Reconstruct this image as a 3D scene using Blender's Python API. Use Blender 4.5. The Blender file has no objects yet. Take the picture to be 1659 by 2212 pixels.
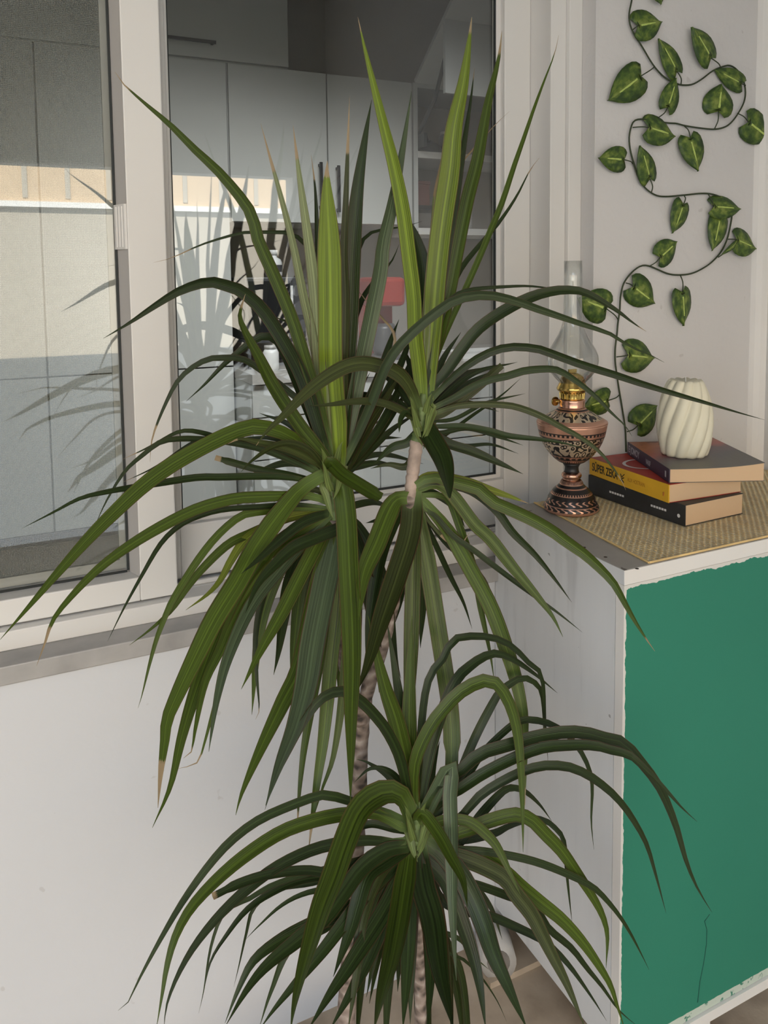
import bpy, bmesh, math, random
from mathutils import Vector, Matrix
random.seed(7)
sc = bpy.context.scene
COL = sc.collection

# ------------------------------------------------------------------ camera
FW, FH = 1659, 2212
F, CX, CY = 1726.306, 866.842, 729.076
YAW, PIT, ROL = .4583, .0806, .0093
CAM = Vector((0, 0, 1.168))
_fw = Vector((math.sin(YAW)*math.cos(PIT), math.cos(YAW)*math.cos(PIT), -math.sin(PIT)))
_r = Vector((math.cos(YAW), -math.sin(YAW), 0))
_dn = _fw.cross(_r)
RR = math.cos(ROL)*_r + math.sin(ROL)*_dn
DD = -math.sin(ROL)*_r + math.cos(ROL)*_dn
cam = bpy.data.cameras.new('camera')
cam.sensor_fit = 'VERTICAL'; cam.sensor_height = 36.0
cam.lens = F*36.0/FH
cam.shift_x = -(CX-FW/2)/FH
cam.shift_y = -(FH/2-CY)/FH
cam.clip_start = .01; cam.clip_end = 200
co = bpy.data.objects.new('camera', cam); COL.objects.link(co)
m = Matrix.Identity(4)
for i in range(3):
    m[i][0] = RR[i]; m[i][1] = -DD[i]; m[i][2] = -_fw[i]; m[i][3] = CAM[i]
co.matrix_world = m
sc.camera = co

# ------------------------------------------------------------------ world, sun, exposure
w = bpy.data.worlds.new('sky'); sc.world = w; w.use_nodes = True
bg = w.node_tree.nodes['Background']
bg.inputs[0].default_value = (.77, .88, 1.0, 1)
bg.inputs[1].default_value = 1.12
sun = bpy.data.lights.new('sun', 'SUN'); sun.energy = 7.0; sun.angle = .01; sun.color = (1, .93, .82)
so = bpy.data.objects.new('sun', sun); COL.objects.link(so)
so.rotation_euler = Vector((.28, -.74, -.62)).to_track_quat('-Z', 'Y').to_euler()
kl = bpy.data.lights.new('kitchen_fill_light', 'AREA'); kl.shape = 'RECTANGLE'; kl.size = 1.4; kl.size_y = .35; kl.spread = 1.3  # added fill lamp, stands in for window daylight on the lower kitchen units
kl.energy = 4.0; kl.color = (.97, .98, 1.0)
ko = bpy.data.objects.new('kitchen_fill_light', kl); COL.objects.link(ko); ko.location = (.9, 1.75, 2.5)
ko.rotation_euler = Vector((.25, 1.35, -1.95)).to_track_quat('-Z', 'Y').to_euler()
sc.view_settings.view_transform = 'Standard'
sc.view_settings.look = 'None'
sc.view_settings.gamma = 1
sc.view_settings.use_curve_mapping = False
sc.view_settings.exposure = 1.47
sc.cycles.max_bounces = 5; sc.cycles.diffuse_bounces = 3; sc.cycles.glossy_bounces = 2; sc.cycles.transparent_max_bounces = 16
sc.cycles.caustics_reflective = False; sc.cycles.caustics_refractive = False

# ------------------------------------------------------------------ pixel helpers (photo pixel -> point at a real distance)
def ray(u, v): return RR*((u-CX)/F) + DD*((v-CY)/F) + _fw
def atY(u, v, y): d = ray(u, v); return CAM + d*(y/d.y)
def atX(u, v, x): d = ray(u, v); return CAM + d*(x/d.x)
def atZ(u, v, z): d = ray(u, v); return CAM + d*((z-CAM.z)/d.z)

# ------------------------------------------------------------------ materials
def newmat(name):
    mt = bpy.data.materials.new(name); mt.use_nodes = True
    nt = mt.node_tree; b = nt.nodes['Principled BSDF']
    return mt, nt, b
def N(nt, t, **kw):
    n = nt.nodes.new(t)
    for k, v in kw.items(): setattr(n, k, v)
    return n
def L(nt, a, b): nt.links.new(a, b)
def plain(name, col, rough=.5, metal=0, var=.0, scale=8, bump=0, bscale=60, spec=.5, **kw):
    mt, nt, b = newmat(name)
    b.inputs['Base Color'].default_value = (*col, 1); b.inputs['Roughness'].default_value = rough
    b.inputs['Metallic'].default_value = metal; b.inputs['Specular IOR Level'].default_value = spec
    tc = N(nt, 'ShaderNodeTexCoord')
    if var:
        n = N(nt, 'ShaderNodeTexNoise'); n.inputs['Scale'].default_value = scale; n.inputs['Detail'].default_value = 6
        L(nt, tc.outputs['Object'], n.inputs['Vector'])
        r = N(nt, 'ShaderNodeValToRGB'); r.color_ramp.elements[0].position = .3; r.color_ramp.elements[1].position = .7
        r.color_ramp.elements[0].color = (*[c*(1-var) for c in col], 1); r.color_ramp.elements[1].color = (*[min(1, c*(1+var*.6)) for c in col], 1)
        L(nt, n.outputs['Fac'], r.inputs['Fac']); L(nt, r.outputs['Color'], b.inputs['Base Color'])
    if bump:
        n = N(nt, 'ShaderNodeTexNoise'); n.inputs['Scale'].default_value = bscale; n.inputs['Detail'].default_value = 4
        L(nt, tc.outputs['Object'], n.inputs['Vector'])
        bp = N(nt, 'ShaderNodeBump'); bp.inputs['Strength'].default_value = bump; bp.inputs['Distance'].default_value = .002
        L(nt, n.outputs['Fac'], bp.inputs['Height']); L(nt, bp.outputs['Normal'], b.inputs['Normal'])
    return mt
def mth(nt, op, a, b=None, c=None):
    n = N(nt, 'ShaderNodeMath', operation=op)
    for i, v in enumerate((a, b, c)):
        if v is None: continue
        if isinstance(v, (int, float)): n.inputs[i].default_value = v
        else: L(nt, v, n.inputs[i])
    return n.outputs[0]
def mixc(nt, f, a, b):
    n = N(nt, 'ShaderNodeMix', data_type='RGBA')
    if isinstance(f, (int, float)): n.inputs[0].default_value = f
    else: L(nt, f, n.inputs[0])
    for i, v in ((6, a), (7, b)):
        if isinstance(v, tuple): n.inputs[i].default_value = (*v, 1)
        else: L(nt, v, n.inputs[i])
    return n.outputs[2]
def noise(nt, vec, scale, detail=4):
    n = N(nt, 'ShaderNodeTexNoise'); n.inputs['Scale'].default_value = scale; n.inputs['Detail'].default_value = detail
    L(nt, vec, n.inputs['Vector']); return n.outputs['Fac']
def ramp(nt, f, stops, const=False):
    r = N(nt, 'ShaderNodeValToRGB'); cr = r.color_ramp
    if const: cr.interpolation = 'CONSTANT'
    while len(cr.elements) < len(stops): cr.elements.new(.5)
    for e, (p, c) in zip(cr.elements, stops):
        e.position = p; e.color = (*c, 1)
    L(nt, f, r.inputs['Fac']); return r.outputs['Color']

M = {}
# plaster with faint scuffs
def plaster(name, col, spots=True, bump=.25):
    mt, nt, b = newmat(name); tc = N(nt, 'ShaderNodeTexCoord'); o = tc.outputs['Object']
    n1 = noise(nt, o, 2.2, 8)
    c = mixc(nt, n1, tuple(x*.93 for x in col), tuple(min(1, x*1.05) for x in col))
    if spots:
        v = noise(nt, o, 38, 2); s = ramp(nt, v, [(0, (0, 0, 0)), (.735, (0, 0, 0)), (.76, (1, 1, 1))])
        c = mixc(nt, mth(nt, 'MULTIPLY', s, .25), c, (.35, .32, .29))
    L(nt, c, b.inputs['Base Color']); b.inputs['Roughness'].default_value = .75
    bp = N(nt, 'ShaderNodeBump'); bp.inputs['Strength'].default_value = bump; bp.inputs['Distance'].default_value = .004
    L(nt, noise(nt, o, 55, 5), bp.inputs['Height']); L(nt, bp.outputs['Normal'], b.inputs['Normal'])
    return mt
M['plaster'] = plaster('white_plaster', (.72, .72, .72))
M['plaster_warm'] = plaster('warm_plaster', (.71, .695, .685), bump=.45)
M['plaster_skylit'] = plaster('skylit_white_plaster', (.69, .71, .745), bump=.2)  # cool sky light painted into the colour of the wall below the window
M['pvc'] = plain('white_pvc', (.80, .785, .76), .38, var=.03, scale=3)
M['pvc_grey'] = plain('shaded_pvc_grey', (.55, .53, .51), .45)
M['gasket'] = plain('black_rubber', (.02, .025, .025), .6)
M['marble'] = plain('grey_marble', (.43, .42, .41), .35, var=.25, scale=14, bump=.05)
M['kit'] = plain('kitchen_white_lacquer', (.62, .63, .61), .3, var=.02, scale=2)
M['kitwall'] = plain('kitchen_wall_paint', (.42, .41, .39), .8, var=.05)
M['kitfloor'] = plain('kitchen_floor_vinyl', (.20, .175, .15), .5, var=.2, scale=10)
M['black'] = plain('black_plastic', (.015, .015, .017), .35)
M['counter'] = plain('stone_counter', (.55, .53, .50), .3, var=.1, scale=40)
M['tiles'] = plain('backsplash_tile', (.46, .43, .39), .3, var=.05)
M['cab_white'] = None
M['marbletrim'] = plain('white_trim', (.82, .80, .77), .5, var=.03)
M['pipe'] = plain('grey_pipe_plastic', (.62, .60, .57), .5, var=.15, scale=25)
M['dark_hole'] = plain('dark_pipe_inside', (.22, .20, .18), .9, var=.4, scale=40)
M['red'] = plain('red_enamel', (.42, .045, .035), .3)
M['pink'] = plain('pink_plastic', (.75, .35, .42), .4)
M['white_plastic'] = plain('white_plastic', (.85, .85, .84), .35)
M['greyplastic'] = plain('dark_grey_metal', (.08, .08, .085), .35)
M['brownbox'] = plain('maroon_card', (.16, .06, .05), .7)
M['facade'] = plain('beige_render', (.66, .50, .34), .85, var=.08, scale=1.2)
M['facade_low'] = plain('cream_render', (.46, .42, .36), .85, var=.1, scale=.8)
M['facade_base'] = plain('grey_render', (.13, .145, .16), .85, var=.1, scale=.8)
M['pave'] = plain('street_paving', (.35, .34, .33), .9, var=.2, scale=1)
M['terracotta'] = plain('terracotta', (.45, .2, .11), .8, var=.15)
M['soil'] = plain('potting_soil', (.05, .035, .025), 1, var=.4, scale=40, bump=.8)

def glassmat(name, k=2.6, tint=(1, 1, 1), ior=1.45):
    mt, nt, b = newmat(name); nt.nodes.remove(b)
    out = nt.nodes['Material Output']
    tr = N(nt, 'ShaderNodeBsdfTransparent'); tr.inputs[0].default_value = (*tint, 1)
    gl = N(nt, 'ShaderNodeBsdfGlossy'); gl.inputs['Roughness'].default_value = .0
    lw = N(nt, 'ShaderNodeLayerWeight'); lw.inputs[0].default_value = .5
    mx = N(nt, 'ShaderNodeMixShader')
    L(nt, mth(nt, 'MULTIPLY_ADD', mth(nt, 'POWER', lw.outputs['Facing'], ior), 1-k, k), mx.inputs[0])
    L(nt, tr.outputs[0], mx.inputs[1]); L(nt, gl.outputs[0], mx.inputs[2]); L(nt, mx.outputs[0], out.inputs[0])
    return mt
M['pane'] = glassmat('window_glass', .10, (.95, .965, .95), 4.0)
M['chimney'] = glassmat('lamp_glass', .055, (.965, .975, .97), 2.3)

def screenmat():
    mt, nt, b = newmat('insect_mesh'); out = nt.nodes['Material Output']
    tc = N(nt, 'ShaderNodeTexCoord')
    b.inputs['Base Color'].default_value = (.40, .39, .36, 1); b.inputs['Roughness'].default_value = .6
    tr = N(nt, 'ShaderNodeBsdfTransparent')
    sx = N(nt, 'ShaderNodeSeparateXYZ'); L(nt, tc.outputs['Object'], sx.inputs[0])
    a = mth(nt, 'ABSOLUTE', mth(nt, 'SINE', mth(nt, 'MULTIPLY', sx.outputs[0], 1500)))
    c = mth(nt, 'ABSOLUTE', mth(nt, 'SINE', mth(nt, 'MULTIPLY', sx.outputs[2], 1300)))
    fac = mth(nt, 'MULTIPLY_ADD', mth(nt, 'MAXIMUM', mth(nt, 'POWER', a, 6), mth(nt, 'POWER', c, 6)), .28, .04)
    wv = noise(nt, tc.outputs['Object'], 9, 5)
    fac = mth(nt, 'MULTIPLY', fac, mth(nt, 'MULTIPLY_ADD', wv, .8, .6))
    mx = N(nt, 'ShaderNodeMixShader'); L(nt, fac, mx.inputs[0]); L(nt, tr.outputs[0], mx.inputs[1]); L(nt, b.outputs[0], mx.inputs[2])
    L(nt, mx.outputs[0], out.inputs[0]); return mt
M['screen'] = screenmat()

def floormat():
    mt, nt, b = newmat('worn_stone_floor'); tc = N(nt, 'ShaderNodeTexCoord'); o = tc.outputs['Object']
    n = noise(nt, o, 9, 8)
    c = ramp(nt, n, [(.25, (.25, .19, .13)), (.45, (.44, .35, .26)), (.6, (.56, .46, .35)), (.8, (.40, .32, .24))])
    L(nt, c, b.inputs['Base Color']); b.inputs['Roughness'].default_value = .6
    bp = N(nt, 'ShaderNodeBump'); bp.inputs['Strength'].default_value = .3; bp.inputs['Distance'].default_value = .004
    L(nt, noise(nt, o, 30, 6), bp.inputs['Height']); L(nt, bp.outputs['Normal'], b.inputs['Normal']); return mt
M['floor'] = floormat()

def cabwhite():
    mt, nt, b = newmat('cabinet_white_board'); tc = N(nt, 'ShaderNodeTexCoord'); o = tc.outputs['Object']
    mp = N(nt, 'ShaderNodeMapping'); mp.inputs['Scale'].default_value = (1, 14, 1.6); L(nt, o, mp.inputs[0])
    n = noise(nt, mp.outputs[0], 1.6, 5)
    c = ramp(nt, n, [(.3, (.76, .775, .79)), (.55, (.73, .745, .76)), (.72, (.56, .57, .58))])
    s = ramp(nt, noise(nt, o, 55, 2), [(0, (0, 0, 0)), (.75, (0, 0, 0)), (.765, (1, 1, 1))])
    c = mixc(nt, mth(nt, 'MULTIPLY', s, .6), c, (.12, .11, .10))
    L(nt, c, b.inputs['Base Color']); b.inputs['Roughness'].default_value = .45; return mt
M['cab_white'] = cabwhite()
def cabtop():
    mt, nt, b = newmat('cabinet_grey_top'); tc = N(nt, 'ShaderNodeTexCoord'); o = tc.outputs['Object']
    c = mixc(nt, noise(nt, o, 20, 5), (.36, .34, .32), (.46, .44, .41))
    s = ramp(nt, noise(nt, o, 48, 1), [(0, (0, 0, 0)), (.72, (0, 0, 0)), (.74, (1, 1, 1))])
    c = mixc(nt, mth(nt, 'MULTIPLY', s, .8), c, (.10, .08, .07))
    L(nt, c, b.inputs['Base Color']); b.inputs['Roughness'].default_value = .5; return mt
M['cab_top'] = cabtop()
def greendoor(z0, z1, x0):
    # green brushed paint with a ragged hand-painted border on the white board
    mt, nt, b = newmat('green_brushed_paint'); tc = N(nt, 'ShaderNodeTexCoord'); o = tc.outputs['Object']
    sp = N(nt, 'ShaderNodeSeparateXYZ'); L(nt, o, sp.inputs[0])
    g = mixc(nt, noise(nt, o, 4, 4), (.028, .205, .135), (.035, .235, .155))
    g = mixc(nt, mth(nt, 'MULTIPLY', noise(nt, o, 300, 2), .25), g, (.05, .26, .18))
    white = (.72, .70, .66)
    n = mth(nt, 'MULTIPLY', mth(nt, 'SUBTRACT', noise(nt, o, 60, 6), .5), .016)
    zt = mth(nt, 'GREATER_THAN', mth(nt, 'ADD', sp.outputs[2], n), z1)
    n3 = mth(nt, 'MULTIPLY', mth(nt, 'SUBTRACT', noise(nt, o, 90, 6), .5), .006)
    xt = mth(nt, 'LESS_THAN', mth(nt, 'ADD', sp.outputs[0], n3), x0)
    c = mixc(nt, mth(nt, 'MAXIMUM', zt, xt), g, white)
    n2 = mth(nt, 'MULTIPLY', mth(nt, 'SUBTRACT', noise(nt, o, 70, 6), .5), .012)
    zb = mth(nt, 'LESS_THAN', mth(nt, 'ADD', sp.outputs[2], mth(nt, 'MULTIPLY', n2, .3)), z0)
    smear = mixc(nt, ramp(nt, noise(nt, o, 110, 4), [(.58, (0, 0, 0)), (.64, (1, 1, 1))]), (.55, .62, .54), (.06, .22, .15))
    c = mixc(nt, zb, c, smear)
    L(nt, c, b.inputs['Base Color']); b.inputs['Roughness'].default_value = .6; b.inputs['Specular IOR Level'].default_value = .25; return mt

def leafmat():
    mt, nt, b = newmat('strap_leaf'); out = nt.nodes['Material Output']
    uv = N(nt, 'ShaderNodeUVMap'); sp = N(nt, 'ShaderNodeSeparateXYZ'); L(nt, uv.outputs[0], sp.inputs[0])
    oi = N(nt, 'ShaderNodeObjectInfo')
    u, v = sp.outputs[0], sp.outputs[1]
    e = mth(nt, 'ABSOLUTE', mth(nt, 'SUBTRACT', u, .5))           # 0 mid, .5 edge
    mp = N(nt, 'ShaderNodeMapping'); mp.inputs['Scale'].default_value = (16, 1.2, 1); L(nt, uv.outputs[0], mp.inputs[0])
    ad = N(nt, 'ShaderNodeVectorMath', operation='ADD'); L(nt, mp.outputs[0], ad.inputs[0])
    cb = N(nt, 'ShaderNodeCombineXYZ'); L(nt, mth(nt, 'MULTIPLY', oi.outputs['Random'], 50), cb.inputs[0]); L(nt, cb.outputs[0], ad.inputs[1])
    st = noise(nt, ad.outputs[0], 1.0, 3)
    hs = N(nt, 'ShaderNodeHueSaturation'); L(nt, oi.outputs['Color'], hs.inputs['Color'])
    L(nt, mth(nt, 'MAXIMUM', mth(nt, 'MULTIPLY_ADD', st, 2.6, -.3), .25), hs.inputs['Value'])
    base = hs.outputs[0]
    li = N(nt, 'ShaderNodeHueSaturation'); L(nt, oi.outputs['Color'], li.inputs['Color']); li.inputs['Value'].default_value = 2.0
    mid = mth(nt, 'LESS_THAN', e, .045)
    c = mixc(nt, mth(nt, 'MULTIPLY', mid, .55), base, li.outputs[0])
    edge = mth(nt, 'GREATER_THAN', e, .462)
    c = mixc(nt, mth(nt, 'MULTIPLY', edge, .65), c, (.09, .03, .02))
    # pale base
    bs = ramp(nt, v, [(0, (1, 1, 1)), (.10, (0, 0, 0))])
    c = mixc(nt, mth(nt, 'MULTIPLY', bs, .55), c, (.25, .36, .13))
    # dry tip begins at v = alpha
    dn = mth(nt, 'ADD', v, mth(nt, 'MULTIPLY', mth(nt, 'SUBTRACT', st, .5), .05))
    dry = mth(nt, 'GREATER_THAN', dn, oi.outputs['Alpha'])
    c = mixc(nt, dry, c, (.36, .27, .16))
    L(nt, c, b.inputs['Base Color']); b.inputs['Roughness'].default_value = .32
    b.inputs['Specular IOR Level'].default_value = .34
    tl = N(nt, 'ShaderNodeBsdfTranslucent'); tm = N(nt, 'ShaderNodeHueSaturation'); L(nt, c, tm.inputs['Color']); tm.inputs['Value'].default_value = 1.6
    L(nt, tm.outputs[0], tl.inputs[0])
    mx = N(nt, 'ShaderNodeMixShader'); mx.inputs[0].default_value = .13
    L(nt, b.outputs[0], mx.inputs[1]); L(nt, tl.outputs[0], mx.inputs[2]); L(nt, mx.outputs[0], out.inputs[0])
    bp = N(nt, 'ShaderNodeBump'); bp.inputs['Strength'].default_value = .35; bp.inputs['Distance'].default_value = .0015
    L(nt, st, bp.inputs['Height']); L(nt, bp.outputs['Normal'], b.inputs['Normal'])
    return mt
M['leaf'] = leafmat()

def ivymat():
    mt, nt, b = newmat('variegated_leaf')
    uv = N(nt, 'ShaderNodeUVMap'); sp = N(nt, 'ShaderNodeSeparateXYZ'); L(nt, uv.outputs[0], sp.inputs[0])
    oi = N(nt, 'ShaderNodeObjectInfo')
    cb = N(nt, 'ShaderNodeCombineXYZ'); L(nt, mth(nt, 'MULTIPLY', oi.outputs['Random'], 40), cb.inputs[2])
    ad = N(nt, 'ShaderNodeVectorMath', operation='ADD'); L(nt, uv.outputs[0], ad.inputs[0]); L(nt, cb.outputs[0], ad.inputs[1])
    n = noise(nt, ad.outputs[0], 5, 6)
    e = mth(nt, 'ABSOLUTE', mth(nt, 'SUBTRACT', sp.outputs[0], .5))
    f = mth(nt, 'ADD', n, mth(nt, 'MULTIPLY', mth(nt, 'SUBTRACT', .22, e), .35))
    c = ramp(nt, f, [(.36, (.028, .065, .011)), (.48, (.065, .12, .016)), (.58, (.125, .185, .026)), (.70, (.22, .28, .06))])
    vein = mth(nt, 'LESS_THAN', mth(nt, 'ADD', e, mth(nt, 'MULTIPLY', mth(nt, 'SUBTRACT', n, .5), .08)), .028)
    lim = mth(nt, 'MULTIPLY', vein, mth(nt, 'MULTIPLY', mth(nt, 'GREATER_THAN', sp.outputs[1], .18), mth(nt, 'LESS_THAN', sp.outputs[1], .72)))
    c = mixc(nt, lim, c, (.50, .62, .16))
    L(nt, c, b.inputs['Base Color']); b.inputs['Roughness'].default_value = .5
    bp = N(nt, 'ShaderNodeBump'); bp.inputs['Strength'].default_value = .5; bp.inputs['Distance'].default_value = .003
    L(nt, n, bp.inputs['Height']); L(nt, bp.outputs['Normal'], b.inputs['Normal'])
    return mt
M['ivy'] = ivymat()
M['vine_stem'] = plain('vine_stem', (.035, .05, .02), .6)

def barkmat():
    mt, nt, b = newmat('ringed_bark'); tc = N(nt, 'ShaderNodeTexCoord'); o = tc.outputs['Object']
    vo = N(nt, 'ShaderNodeTexVoronoi'); vo.inputs['Scale'].default_value = 1
    mp = N(nt, 'ShaderNodeMapping'); mp.inputs['Scale'].default_value = (70, 70, 120); L(nt, o, mp.inputs[0]); L(nt, mp.outputs[0], vo.inputs['Vector'])
    sp = N(nt, 'ShaderNodeSeparateXYZ'); L(nt, o, sp.inputs[0])
    rn = mth(nt, 'SINE', mth(nt, 'ADD', mth(nt, 'MULTIPLY', sp.outputs[2], 330), mth(nt, 'MULTIPLY', noise(nt, o, 40, 3), 9)))
    f = mth(nt, 'ADD', mth(nt, 'MULTIPLY', vo.outputs['Distance'], .7), mth(nt, 'MULTIPLY', rn, .16))
    c = ramp(nt, f, [(.05, (.06, .048, .04)), (.22, (.19, .145, .12)), (.5, (.34, .27, .23)), (.8, (.55, .48, .43))])
    L(nt, c, b.inputs['Base Color']); b.inputs['Roughness'].default_value = .8
    bp = N(nt, 'ShaderNodeBump'); bp.inputs['Strength'].default_value = .8; bp.inputs['Distance'].default_value = .004
    L(nt, f, bp.inputs['Height']); L(nt, bp.outputs['Normal'], b.inputs['Normal'])
    return mt
M['bark'] = barkmat()
M['greenstem'] = plain('green_young_stem', (.16, .23, .08), .55, var=.35, scale=60, bump=.6, bscale=90)

def copper_engraved(name, stops, h, copper=(.64, .36, .26), k=1.0):
    # copper with black enamelled ornament in bands along z
    mt, nt, b = newmat(name); tc = N(nt, 'ShaderNodeTexCoord'); o = tc.outputs['Object']
    sp = N(nt, 'ShaderNodeSeparateXYZ'); L(nt, o, sp.inputs[0])
    zz = mth(nt, 'DIVIDE', sp.outputs[2], h)
    ang = mth(nt, 'ARCTAN2', sp.outputs[1], sp.outputs[0])
    band = ramp(nt, zz, [(p, (v, v, v)) for p, v in stops], True)
    cb = N(nt, 'ShaderNodeCombineXYZ'); L(nt, mth(nt, 'MULTIPLY', ang, 5.5), cb.inputs[0]); L(nt, mth(nt, 'MULTIPLY', sp.outputs[2], 115), cb.inputs[1])
    vo = N(nt, 'ShaderNodeTexVoronoi', feature='SMOOTH_F1'); vo.inputs['Scale'].default_value = .95; L(nt, cb.outputs[0], vo.inputs['Vector'])
    rings = mth(nt, 'SINE', mth(nt, 'MULTIPLY', vo.outputs['Distance'], 19))
    orn = mth(nt, 'GREATER_THAN', mth(nt, 'ADD', rings, mth(nt, 'MULTIPLY', mth(nt, 'SUBTRACT', noise(nt, cb.outputs[0], 3, 2), .5), 1.0)), -.1)
    dots = mth(nt, 'GREATER_THAN', mth(nt, 'SINE', mth(nt, 'MULTIPLY', ang, 46)), .1)
    chev = mth(nt, 'GREATER_THAN', mth(nt, 'SINE', mth(nt, 'ADD', mth(nt, 'MULTIPLY', ang, 22), mth(nt, 'MULTIPLY', mth(nt, 'SINE', mth(nt, 'MULTIPLY', sp.outputs[2], 700)), 2))), .5)
    # band codes: 0 black, .25 chevron, .5 ornament, .75 dots, 1 plain copper
    def near(v): return mth(nt, 'LESS_THAN', mth(nt, 'ABSOLUTE', mth(nt, 'SUBTRACT', band, v)), .08)
    t = mth(nt, 'ADD', mth(nt, 'MULTIPLY', near(.25), chev), mth(nt, 'MULTIPLY', near(.5), orn))
    t = mth(nt, 'ADD', t, mth(nt, 'MULTIPLY', near(.75), dots))
    t = mth(nt, 'ADD', t, near(1.0))
    pale = mixc(nt, near(.5), copper, (.74, .61, .46))
    c = mixc(nt, t, (.012, .009, .009), pale)
    L(nt, c, b.inputs['Base Color']); L(nt, mth(nt, 'MULTIPLY', t, .75), b.inputs['Metallic'])
    b.inputs['Roughness'].default_value = .3
    bp = N(nt, 'ShaderNodeBump'); bp.inputs['Strength'].default_value = .4; bp.inputs['Distance'].default_value = .001
    L(nt, t, bp.inputs['Height']); L(nt, bp.outputs['Normal'], b.inputs['Normal'])
    return mt
M['copper'] = plain('polished_copper', (.66, .37, .27), .22, 1, var=.1, scale=30)
M['brass'] = plain('polished_brass', (.66, .46, .14), .18, 1, var=.1, scale=30)
M['candle'] = plain('cream_wax', (.80, .76, .60), .55, var=.03, bump=.05)
M['pages'] = None
def pagesmat():
    mt, nt, b = newmat('paper_block'); tc = N(nt, 'ShaderNodeTexCoord')
    sp = N(nt, 'ShaderNodeSeparateXYZ'); L(nt, tc.outputs['Object'], sp.inputs[0])
    l = mth(nt, 'SINE', mth(nt, 'ADD', mth(nt, 'MULTIPLY', sp.outputs[2], 5200), mth(nt, 'MULTIPLY', noise(nt, tc.outputs['Object'], 12, 2), 8)))
    c = mixc(nt, mth(nt, 'MULTIPLY_ADD', l, .5, .5), (.62, .42, .25), (.72, .52, .33))
    L(nt, c, b.inputs['Base Color']); b.inputs['Roughness'].default_value = .9; return mt
M['pages'] = pagesmat()
M['bk_black'] = plain('black_book_cover', (.028, .03, .033), .5, var=.3, scale=30)
M['bk_yellow'] = plain('yellow_book_spine', (.78, .44, .03), .5, var=.08, scale=20)
M['bk_red'] = plain('red_book_cover', (.40, .035, .025), .45, var=.3, scale=16)
M['bk_violet'] = plain('dark_violet_spine', (.035, .022, .05), .45, var=.2, scale=30)
def cover3():
    mt, nt, b = newmat('painted_book_cover'); tc = N(nt, 'ShaderNodeTexCoord'); o = tc.outputs['Object']
    sp = N(nt, 'ShaderNodeSeparateXYZ'); L(nt, o, sp.inputs[0])
    f = mth(nt, 'ADD', mth(nt, 'DIVIDE', sp.outputs[1], .2), mth(nt, 'MULTIPLY', mth(nt, 'SUBTRACT', noise(nt, o, 18, 5), .5), .35))
    c = ramp(nt, f, [(.0, (.10, .09, .08)), (.15, (.09, .08, .095)), (.30, (.14, .08, .10)), (.40, (.42, .10, .09)), (.65, (.58, .22, .12)), (.95, (.42, .17, .09))])
    s = ramp(nt, noise(nt, o, 45, 3), [(.55, (0, 0, 0)), (.6, (1, 1, 1))])
    c = mixc(nt, mth(nt, 'MULTIPLY', s, mth(nt, 'MULTIPLY', mth(nt, 'GREATER_THAN', f, .6), .6)), c, (.08, .04, .035))
    L(nt, c, b.inputs['Base Color']); b.inputs['Roughness'].default_value = .35; return mt
M['bk_cover3'] = cover3()
M['ink_black'] = plain('black_ink', (.03, .022, .01), .6)
M['ink_orange'] = plain('orange_ink', (.36, .13, .015), .6)
M['ink_white'] = plain('white_ink', (.75, .75, .75), .6)
M['ink_grey'] = plain('grey_ink', (.45, .43, .48), .6)
M['ring_white'] = plain('white_print', (.72, .68, .68), .5)
M['straw'] = plain('straw_fibre', (.90, .64, .29), .7, var=.22, scale=25)
M['straw_light'] = plain('pale_straw_fibre', (.95, .79, .50), .7, var=.15, scale=25)
M['matbase'] = plain('cream_backing', (.84, .77, .64), .9)

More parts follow.
